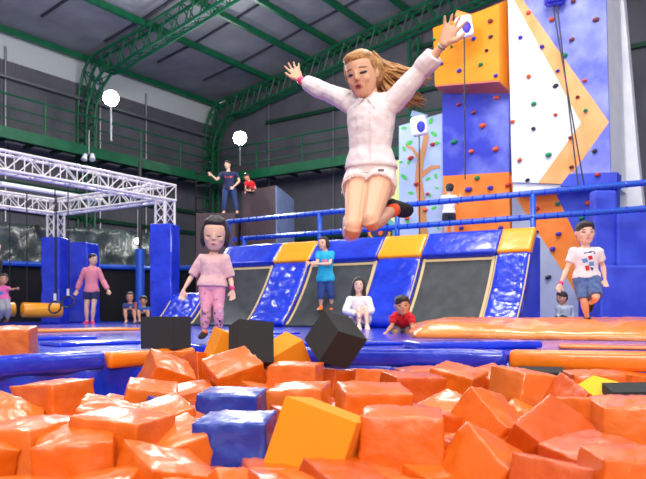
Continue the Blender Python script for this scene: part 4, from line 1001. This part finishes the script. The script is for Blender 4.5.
# boy behind the orange mat
J = dict(head=(562, 298, 0), neck=(564, 305, 0), sha=(558.5, 308, -.03), shb=(571, 308, .05), ela=(558, 316, -.03), wra=(560, 322, -.15), elb=(573, 316, .03), wrb=(568, 322, -.1), hipa=(562, 322, .0), hipb=(569, 322, .0),
         kna=(556, 319, -.3), knb=(562, 318, -.35), ana=(558, 324, -.5), anb=(563, 324, -.5), hup=(-.1, 0, 1), hfw=(-.9, -.4, -.05))
simple('boy in pale grey hoodie sitting in profile behind the orange mat', 12.0, .76, J, (0, 1.8), cloth('pale_grey', (180, 190, 206)), 1.8, cloth('dark_shorts', (40, 42, 60)), 'short', SKIN2, .21, .011, topn='hoodie', botn='trousers')
# ================================================================ DECK PADS
def dpt(px, py, z=0):  # point at height z above the deck under a pixel
    d = (CAMZ-z)*F/(py-HY); return V(((px-HX)/F*d, d, z))
def pad(name, q, h, m, label, cat='pad', wr=.006, seed=0, grp='deck pads', cuts=8):
    o = pillow([V((p.x, p.y, p.z)) for p in q], (0, 0, h), M[m], name, cuts=cuts, wr=wr, seed=seed)
    return tag(o, label, cat, grp)
def quad(a, b, w):   # strip from a to b, w wide towards the back
    u = (b-a).normalized(); n = V((-u.y, u.x, 0))
    if n.y < 0: n = -n
    return [a, b, b+n*w, a+n*w]
e0 = C0; e1 = C0+EF*1.98; e2 = C0+EF*4.6
l1 = C0-DL*.72; l2 = C0-DL*1.6; l3 = C0-DL*2.9
OF = V((EF.y, -EF.x, 0))*.09; OL = V((DL.y, -DL.x, 0))*.09; DZ = V((0, 0, -.075))
pad('edge_pad', quad(e0+OF+DZ, e1+OF+DZ, .085), .095, 'blue_pad', 'long blue pit edge pad in front of the toddler', seed=1, wr=.012)
pad('edge_pad', quad(e1+EF*.02+OF*1.1+DZ, e2+OF*1.1+DZ, .09), .105, 'orange_pad', 'orange pit edge pad at the right', seed=2, wr=.003)
def lquad(a, b, w): u = (b-a).normalized(); n = V((-u.y, u.x, 0)); n = n if n.x < 0 else -n; return [a, b, b+n*w, a+n*w]
pad('edge_pad', lquad(l1+OL+DZ, C0+OL+DZ*1, .085), .09, 'orange_pad', 'short orange pit edge pad under the left black cube', seed=3, wr=.003)
pad('edge_pad', lquad(l3+OL+DZ, l1-DL*.02+OL+DZ, .085), .09, 'blue_pad', 'blue pit edge pad at the left with drooping wrinkled cover', seed=4, wr=.014)
# drooping vinyl skirts over the pit walls
def skirt(a, b, out, m, label, dz=.5, seed=0):
    bm = NB(); n, k = 60, 10; g = []
    L = (b-a)
    for j in range(k+1):
        row = []
        for i in range(n+1):
            z = -dz*j/k; p = a+L*i/n; q = V((i*L.length/n*2.2+seed, z*3.0+i*L.length/n*1.2, 1))
            w = .05*(1-2*abs(noise.noise(q)))+.03*noise.noise(q*2.6)
            row.append(bm.verts.new(p+out*(.045+w*min(1, j/2+.2))+V((0, 0, z-.04))))
        g.append(row)
    for j in range(k):
        for i in range(n): bm.faces.new([g[j][i], g[j][i+1], g[j+1][i+1], g[j+1][i]])
    o = link('pit_skirt', bm, M[m], smooth=True); s = o.modifiers.new('s', 'SOLIDIFY'); s.thickness = .012
    tag(o, label, 'pit lining', 'vinyl skirts of the foam pit')
skirt(C0-DL*4.5, C0, V((DL.y, -DL.x, 0)), 'blue_pad', 'wrinkled blue vinyl lining of the foam pit at the left', seed=2)
skirt(C0, C0+EF*6, V((EF.y, -EF.x, 0)), 'blue_pad', 'wrinkled blue vinyl lining along the far side of the foam pit', seed=9)
# small blocks and strips on the deck
def strip(px0, py0, px1, py1, w, h, m, label, seed, wr=.006, name='deck_pad'):
    a, b = dpt(px0, py0), dpt(px1, py1); a.z = b.z = .003; pad(name, quad(a, b, w), h, m, label, seed=seed, wr=wr)
strip(-40, 356, 38, 352, .3, .06, 'orange_pad', 'orange deck pad cut by the left picture edge', 11, .003)
strip(-60, 335, 140, 330.5, .7, .03, 'orange_mat', 'orange deck strip in front of the walking woman', 12)
strip(-60, 343, 96, 339, .35, .02, 'blue_pad', 'blue deck pad left of the black cube', 13, .01)
strip(60, 347, 152, 343.5, .3, .02, 'blue_pad', 'blue deck pad just left of the toddler', 14, .01)
strip(240, 347, 420, 345, .35, .022, 'blue_pad', 'blue deck pad between the two tilted black cubes', 15, .01)
strip(346, 334.5, 358, 334.3, .5, .02, 'orange_mat', 'small orange deck patch right of the seated woman\'s feet', 16, .002)
strip(420, 350, 543, 348.5, .35, .045, 'blue_pad', 'flat blue mat lying in front of the orange mat', 17, .004)
strip(560, 349, 700, 351, .25, .02, 'orange_mat', 'narrow orange strip behind the right orange edge pad', 18, .003)
strip(230, 335, 300, 334, .8, .015, 'blue_pad', 'blue deck pad in front of the slanted trampolines', 19, .01)
# big orange crumpled mat
bm = NB()
A = [dpt(412, 338), dpt(700, 342), at(900, 313, 11.2), at(455, 313, 10.2)]
for p in A: p.z = .003
A[2] = V((8.2, 10.4, .003)); A[3] = V((1.05, 9.6, .003))
nx, ny = 70, 40; g = []
for j in range(ny+1):
    row = []
    for i in range(nx+1):
        u, v = i/nx, j/ny; p = (A[0]*(1-u)+A[1]*u)*(1-v)+(A[3]*(1-u)+A[2]*u)*v
        e = min(u*9, (1-u)*9, v*9, (1-v)*9, 1); hgt = .135*math.sin(e*math.pi/2)**.7
        q = V((p.x*2.4, p.y*2.4, 3)); w = .034*(1-2*abs(noise.noise(q)))+.018*(1-2*abs(noise.noise(q*2.3)))
        row.append(bm.verts.new(V((p.x, p.y, .003+max(0, hgt+w*e)))))
    g.append(row)
for j in range(ny):
    for i in range(nx): bm.faces.new([g[j][i], g[j][i+1], g[j+1][i+1], g[j+1][i]])
fl = [g[0][i] for i in range(nx+1)]+[g[j][nx] for j in range(1, ny+1)]+[g[ny][i] for i in range(nx-1, -1, -1)]+[g[j][0] for j in range(ny-1, 0, -1)]
bm.faces.new(fl[::-1])
tag(link('crash_mat', bm, M['orange_mat'], smooth=True), 'large crumpled orange crash mat beneath the hopping boy', 'mat')

# ================================================================ FOAM CUBES
def cube_mesh(kind, seed, m):
    bm = NB(); bmesh.ops.create_cube(bm, size=1)
    if kind == 'vinyl':
        bmesh.ops.bevel(bm, geom=list(bm.edges), offset=.03, segments=2, affect='EDGES', profile=.7)
        bmesh.ops.subdivide_edges(bm, edges=[e for e in bm.edges if e.calc_length() > .5], cuts=11, use_grid_fill=True)
        bmesh.ops.triangulate(bm, faces=[f for f in bm.faces if len(f.verts) > 4])
        sd = V((seed*5.3, seed*2.7, seed*1.1))
        for v in bm.verts:
            c = v.co.copy(); a = sorted((abs(c.x), abs(c.y), abs(c.z)))
            bl = (1-min(1, a[0]*2)**2)*(1-min(1, a[1]*2)**2)
            n = c.normalized(); q = c*2.2+sd
            w = noise.noise(q)*.03+max(0, 1-7*abs(noise.noise(q*1.3+V((3, 1, 2)))))*.03*(.3+a[1])+noise.noise(q*4)*.006
            cr = -max(0, 1-9*abs(noise.noise(q*1.2+V((8, 4, 6)))))*.025
            v.co = c+n*(bl*.035+w+cr)
        # lid flap seam
        smooth = True
    else:
        bmesh.ops.bevel(bm, geom=list(bm.edges), offset=.008, segments=2, affect='EDGES')
        for v in bm.verts: v.co += V((noise.noise(v.co*2+V((seed, 0, 0))), noise.noise(v.co*2+V((0, seed, 0))), 0))*.02
        smooth = False
    bmesh.ops.recalc_face_normals(bm, faces=bm.faces)
    me = bpy.data.meshes.new('foam_cube'); bm.to_mesh(me); bm.free(); me.materials.append(M[m])
    if smooth:
        for p in me.polygons: p.use_smooth = True
    return me
MESH = {}
def getm(m, i):
    k = (m, i)
    if k not in MESH: MESH[k] = cube_mesh('vinyl' if m in ('orange', 'orange_b', 'orange_c', 'blue_cube') else 'raw', i, m)
    return MESH[k]
CN = {'orange': 'orange vinyl', 'orange_b': 'orange vinyl', 'orange_c': 'orange vinyl', 'blue_cube': 'blue vinyl', 'yellow_foam': 'yellow foam', 'lemon_foam': 'yellow foam', 'black_foam': 'black foam'}
CUBES = []
def cube(px, py, d, s, rx, ry, rz, m, label=None, i=None, st=(1, 1, 1)):
    i = (len(CUBES) % 7) if i is None else i
    o = bpy.data.objects.new('foam_cube', getm(m, i)); COL.objects.link(o)
    o.location = at(px, py, d); o.rotation_euler = [math.radians(a) for a in (rx, ry, rz)]; o.scale = [s*k for k in st]
    CUBES.append((o, px, py, d, m, label)); return o
# hand placed
L = [
 (166, 332.5, 4.3, .24, 0, 0, -24, 'black_foam', 'black foam cube resting on the short orange pad at the left', None, (1.02, .8, .84)),
 (251, 344, 3.6, .215, -14, 5, 26, 'black_foam', 'black foam cube tilted between two yellow ones in front of the toddler', None, (.9, .75, 1.02)),
 (335.5, 339.5, 3.5, .205, 35, 14, 38, 'black_foam', 'black foam cube balanced on a corner below the seated woman', None, (.95, .95, .95)),
 (227, 352, 3.85, .215, 6, 20, 24, 'yellow_foam', 'yellow foam cube at the left flank of the tilted black cube', None, (.9, 1, 1)),
 (283, 357, 3.8, .20, 14, -28, 24, 'yellow_foam', 'yellow foam cube at the right flank of the tilted black cube', None, (1.1, 1, .8)),
 (541, 377, 3.55, .23, 4, 0, -16, 'black_foam', 'flat black foam cube between orange ones beyond the front rows', None, (1.0, .9, .35)),
 (640, 398, 2.8, .23, 4, -2, -12, 'black_foam', 'black foam cube cut by the right picture edge', None, (1.1, 1, .4)),
 (603, 404, 2.95, .23, 10, -20, 30, 'lemon_foam', 'yellow foam cube next to the black one at the right edge', None, (1.0, 1.1, .5)),
 (320, 445, 1.98, .22, -8, 17, -20, 'yellow_foam', 'large bright yellow foam cube in the front row', None, (1, 1, 1)),
 (237, 452, 2.1, .22, 2, -1, -4, 'blue_cube', 'largest blue vinyl foam cube in the front row', 0, (1, 1, 1)),
 (233, 416, 2.6, .225, 2, 1, -6, 'blue_cube', 'blue vinyl foam cube directly behind the largest blue one', 1, (1, 1, .85)),
 (178, 420, 2.8, .21, 8, 14, 44, 'blue_cube', 'blue vinyl foam cube sunk left of the two other blue ones', 2, (1.0, 1.0, .6)),
 (442, 424, 3.0, .2, 10, 0, 30, 'blue_cube', 'small blue bit of a cube between orange ones in the middle', 3, (1, 1, 1)),
 # back rows
 (165, 382, 3.5, .22, 22, 20, 30, 'orange', None), (198, 376, 3.9, .22, -14, 8, 55, 'orange_c', None), (235, 382, 3.2, .225, 20, -16, 24, 'orange', None), (275, 386, 3.7, .22, 6, 0, 20, 'orange_c', None),
 (296, 388, 3.15, .225, 0, 0, -10, 'orange', None), (334, 391, 3.6, .225, 0, 8, 42, 'orange_c', None), (367, 392, 3.6, .23, -6, 4, 20, 'orange', None), (421, 389, 3.75, .23, 0, -4, 8, 'orange_b', None), (412, 400, 3.05, .23, 2, 2, 12, 'orange_c', None),
 (456, 391, 3.4, .225, 6, 12, -32, 'orange', None), (494, 391, 3.6, .22, 8, -10, 34, 'orange', None), (525, 398, 3.05, .24, 4, 8, 22, 'orange_b', None), (594, 396, 3.3, .235, 0, -2, -8, 'orange', None), (633, 394, 3.6, .22, 4, 6, 16, 'orange', None), (571, 412, 2.9, .2, 24, 36, 30, 'orange_c', None),
 (150, 408, 2.95, .21, 8, 8, 14, 'orange_b', None), (193, 408, 3.1, .2, 8, -10, 10, 'orange', None), (300, 414, 2.75, .23, 2, -4, -10, 'orange_b', None), (266, 411, 3.0, .2, 12, 10, 40, 'orange', None),
 (55, 410, 2.75, .225, 2, -4, -24, 'orange', None), (14, 346, 3.7, .2, 5, 0, 10, 'orange_pad_cube', None), (2, 436, 2.5, .21, 30, 26, 30, 'orange_b', None),
 # middle rows
 (372, 420, 2.55, .25, 4, 2, 6, 'orange', None), (450, 428, 2.6, .2, 10, -20, 30, 'orange_b', None), (486, 431, 2.5, .215, 38, 12, 44, 'orange', None), (550, 456, 2.15, .235, 34, -18, 44, 'orange_c', None), (598, 434, 2.3, .23, -4, 8, 40, 'orange', None), (633, 436, 2.15, .225, 2, -2, -10, 'orange_b', None),
 (104, 434, 2.4, .2, 10, 14, 10, 'orange', None), (163, 434, 2.5, .21, 10, -14, 30, 'orange_b', None), (188, 446, 2.45, .2, 20, 10, 20, 'orange_b', None), (424, 436, 2.5, .2, 6, 10, 30, 'orange_c', None), (300, 440, 2.5, .2, 6, 10, 30, 'orange_c', None), (680, 430, 2.4, .2, 6, -14, 20, 'orange', None),
 # front rows
 (401, 450, 2.0, .228, 0, 1, -6, 'orange', None), (30, 462, 2.0, .23, 2, -4, -20, 'orange_b', None), (-30, 470, 1.9, .21, 10, 10, 30, 'orange', None), (122, 452, 2.0, .22, 0, 4, -16, 'orange', None), (80, 470, 1.9, .21, 6, -4, 12, 'orange', None),
 (172, 466, 2.05, .21, 12, -16, 24, 'orange_b', None), (160, 494, 1.8, .2, 14, 14, 40, 'orange', None), (204, 526, 1.8, .2, 10, 8, 10, 'orange_b', None), (237, 520, 1.75, .18, 42, 12, 44, 'orange', None), (290, 520, 1.7, .2, 0, 10, 20, 'orange_c', None),
 (345, 512, 1.7, .2, 10, 10, 30, 'orange_c', None), (489, 490, 1.85, .225, 26, 26, 30, 'orange', None), (452, 476, 2.0, .2, 6, 14, 60, 'orange_c', None), (560, 508, 1.7, .22, 6, 14, 60, 'orange_c', None), (632, 492, 1.6, .19, 0, 0, -4, 'orange', None), (594, 480, 1.95, .21, 6, -10, 20, 'orange_c', None),
]
for q in L:
    q = list(q)+[None]*(11-len(q))
    if q[7] == 'orange_pad_cube': q[7] = 'orange'
    cube(q[0], q[1], q[2], q[3], q[4], q[5], q[6], q[7], q[8], q[9], q[10] or (1, 1, 1))
# the bed of cubes under them
rnd = random.Random(11)
def in_pit(x, y, mg=.14):
    p = V((x, y, 0)); nf = V((EF.y, -EF.x, 0)); nl = V((DL.y, -DL.x, 0))
    return (p-C0).dot(nf) > mg and (p-C0).dot(nl) > mg
fill = []
for layer, z0 in ((0, -.30), (1, -.49)):
    y = 1.25
    while y < 4.5:
        x = -2.2+rnd.random()*.2
        while x < 2.6:
            if in_pit(x, y) and abs(x) < y*.52+.25:
                px, py = HX+F*x/y, HY-F*(z0-CAMZ)/y
                if layer == 0 or y < 2.6: fill.append((x+rnd.uniform(-.02, .02), y+rnd.uniform(-.02, .02), z0+rnd.uniform(-.03, .02)-(0.16 if (V((x, y, 0))-C0).dot(V((DL.y, -DL.x, 0))) < .75 else 0)))
            x += .225
        y += .225
for n_, (x, y, z) in enumerate(fill):
    m = rnd.choice(['orange', 'orange', 'orange_b', 'orange_c', 'orange', 'orange_b', 'orange', 'blue_cube' if rnd.random() < .3 else 'orange'])
    o = bpy.data.objects.new('foam_cube', getm(m, n_ % 7)); COL.objects.link(o)
    o.location = (x, y, z); o.rotation_euler = [rnd.uniform(-.35, .35), rnd.uniform(-.35, .35), rnd.uniform(0, 1.6)]; o.scale = [.215]*3
    CUBES.append((o, HX+F*x/y, HY-F*(z-CAMZ)/y, y, m, None))
ORD = ['leftmost', 'second from the left', 'third from the left', 'fourth from the left', 'fifth from the left', 'sixth from the left', 'seventh from the left', 'eighth from the left', 'ninth from the left', 'tenth from the left']
rows = [('front', 0, 2.08), ('second', 2.08, 2.58), ('third', 2.58, 3.08), ('fourth', 3.08, 3.55), ('back', 3.55, 9)]
nh = len(L)
for deep in (0, 1):
    for rn, a, b in rows:
        by = {}
        for k, c in enumerate(CUBES):
            if (k >= nh) == bool(deep) and a <= c[3] < b and c[5] is None: by.setdefault((CN[c[4]], (round(c[0].location.z, 1) < -.3) if deep else 0), []).append(c)
        for (cn, lowr), cs in by.items():
            cs.sort(key=lambda c: c[1]); n = len(cs)
            for i, c in enumerate(cs):
                if deep:
                    w = '%s foam cube %s under the %s row, ' % (cn.replace(' foam', ''), 'buried deep' if lowr else 'sunk', rn)
                else: w = '%s foam cube lying on top in the %s row, ' % (cn.replace(' foam', ''), rn)
                if i < n/2: od = ORD[i] if i < 10 else 'number %d from the left' % (i+1)
                else:
                    k = n-1-i; od = (ORD[k] if k < 10 else 'number %d from the left' % (k+1)).replace('left', 'right')
                c[0]['label'] = (w+od).replace('  ', ' ') if n > 1 else (w+'only one of its colour')
for c in CUBES:
    o = c[0]
    if c[5]: o['label'] = c[5]
    o['category'] = 'foam cube'; o['group'] = 'foam cubes of the jump pit'

# ================================================================ LIGHT AND CAMERA
w = bpy.data.worlds.new('World'); SC.world = w; w.use_nodes = True
w.node_tree.nodes['Background'].inputs[0].default_value = (1, .98, .95, 1); w.node_tree.nodes['Background'].inputs[1].default_value = .4
def area(x, y, z, sx, sy, e, tgt=None, col=(1, .97, .93)):  # overhead bay lights, and one added frontal fill
    ld = bpy.data.lights.new('bay_or_fill_light', 'AREA'); ld.shape = 'RECTANGLE'; ld.size, ld.size_y = sx, sy; ld.energy = e; ld.color = col
    o = bpy.data.objects.new('bay_or_fill_light', ld); COL.objects.link(o); o.location = (x, y, z)
    d = (V(tgt)-V((x, y, z))) if tgt else V((0, 0, -1)); o.rotation_euler = d.to_track_quat('-Z', 'Y').to_euler()
def point_fill(x, y, z, e, r=.6):  # unseen point fills added to brighten roof, hall and foreground
    ld = bpy.data.lights.new('fill_lamp', 'POINT'); ld.energy = e; ld.shadow_soft_size = r; ld.color = (1, .98, .95)
    o = bpy.data.objects.new('fill_lamp', ld); COL.objects.link(o); o.location = (x, y, z)
area(.5, 1.2, 8, 3.5, 3.5, 360, (0, 3.6, 0))
area(-3, 6, 8.2, 2.5, 2.5, 260)
area(3, 9, 8.6, 2.5, 2.5, 420, (3, 12, 0))
area(.5, -9, 5.5, 4, 2.5, 900, (0, 8, 1.2))  # added frontal fill from behind the camera, aimed at the figures
point_fill(9.5, 7, 6, 300, .8)  # added fill for the right-facing white side of the tower
point_fill(-3, -3, 6.5, 300, 1)  # this and the next: added front fill from behind the camera
point_fill(5, -3, 6.5, 380, 1)
point_fill(-6.5, 13, 5.8, 320)
point_fill(-1, 17, 6.2, 420)
point_fill(1, 11, 7.0, 330)
cam = bpy.data.cameras.new('camera'); co = bpy.data.objects.new('camera', cam); COL.objects.link(co); SC.camera = co
co.location = (0, 0, CAMZ); co.rotation_euler = (math.pi/2, 0, 0)
cam.sensor_width = 36; cam.lens = F/646*36; cam.shift_y = (HY-239.5)/646; cam.clip_start = .05; cam.clip_end = 200
cam.dof.use_dof = True; cam.dof.focus_distance = 4.0; cam.dof.aperture_fstop = 5
vs = SC.view_settings; SC.display_settings.display_device = 'sRGB'; vs.view_transform = 'Standard'; vs.look = 'None'; vs.exposure = 0.16; vs.gamma = 1; vs.use_curve_mapping = False
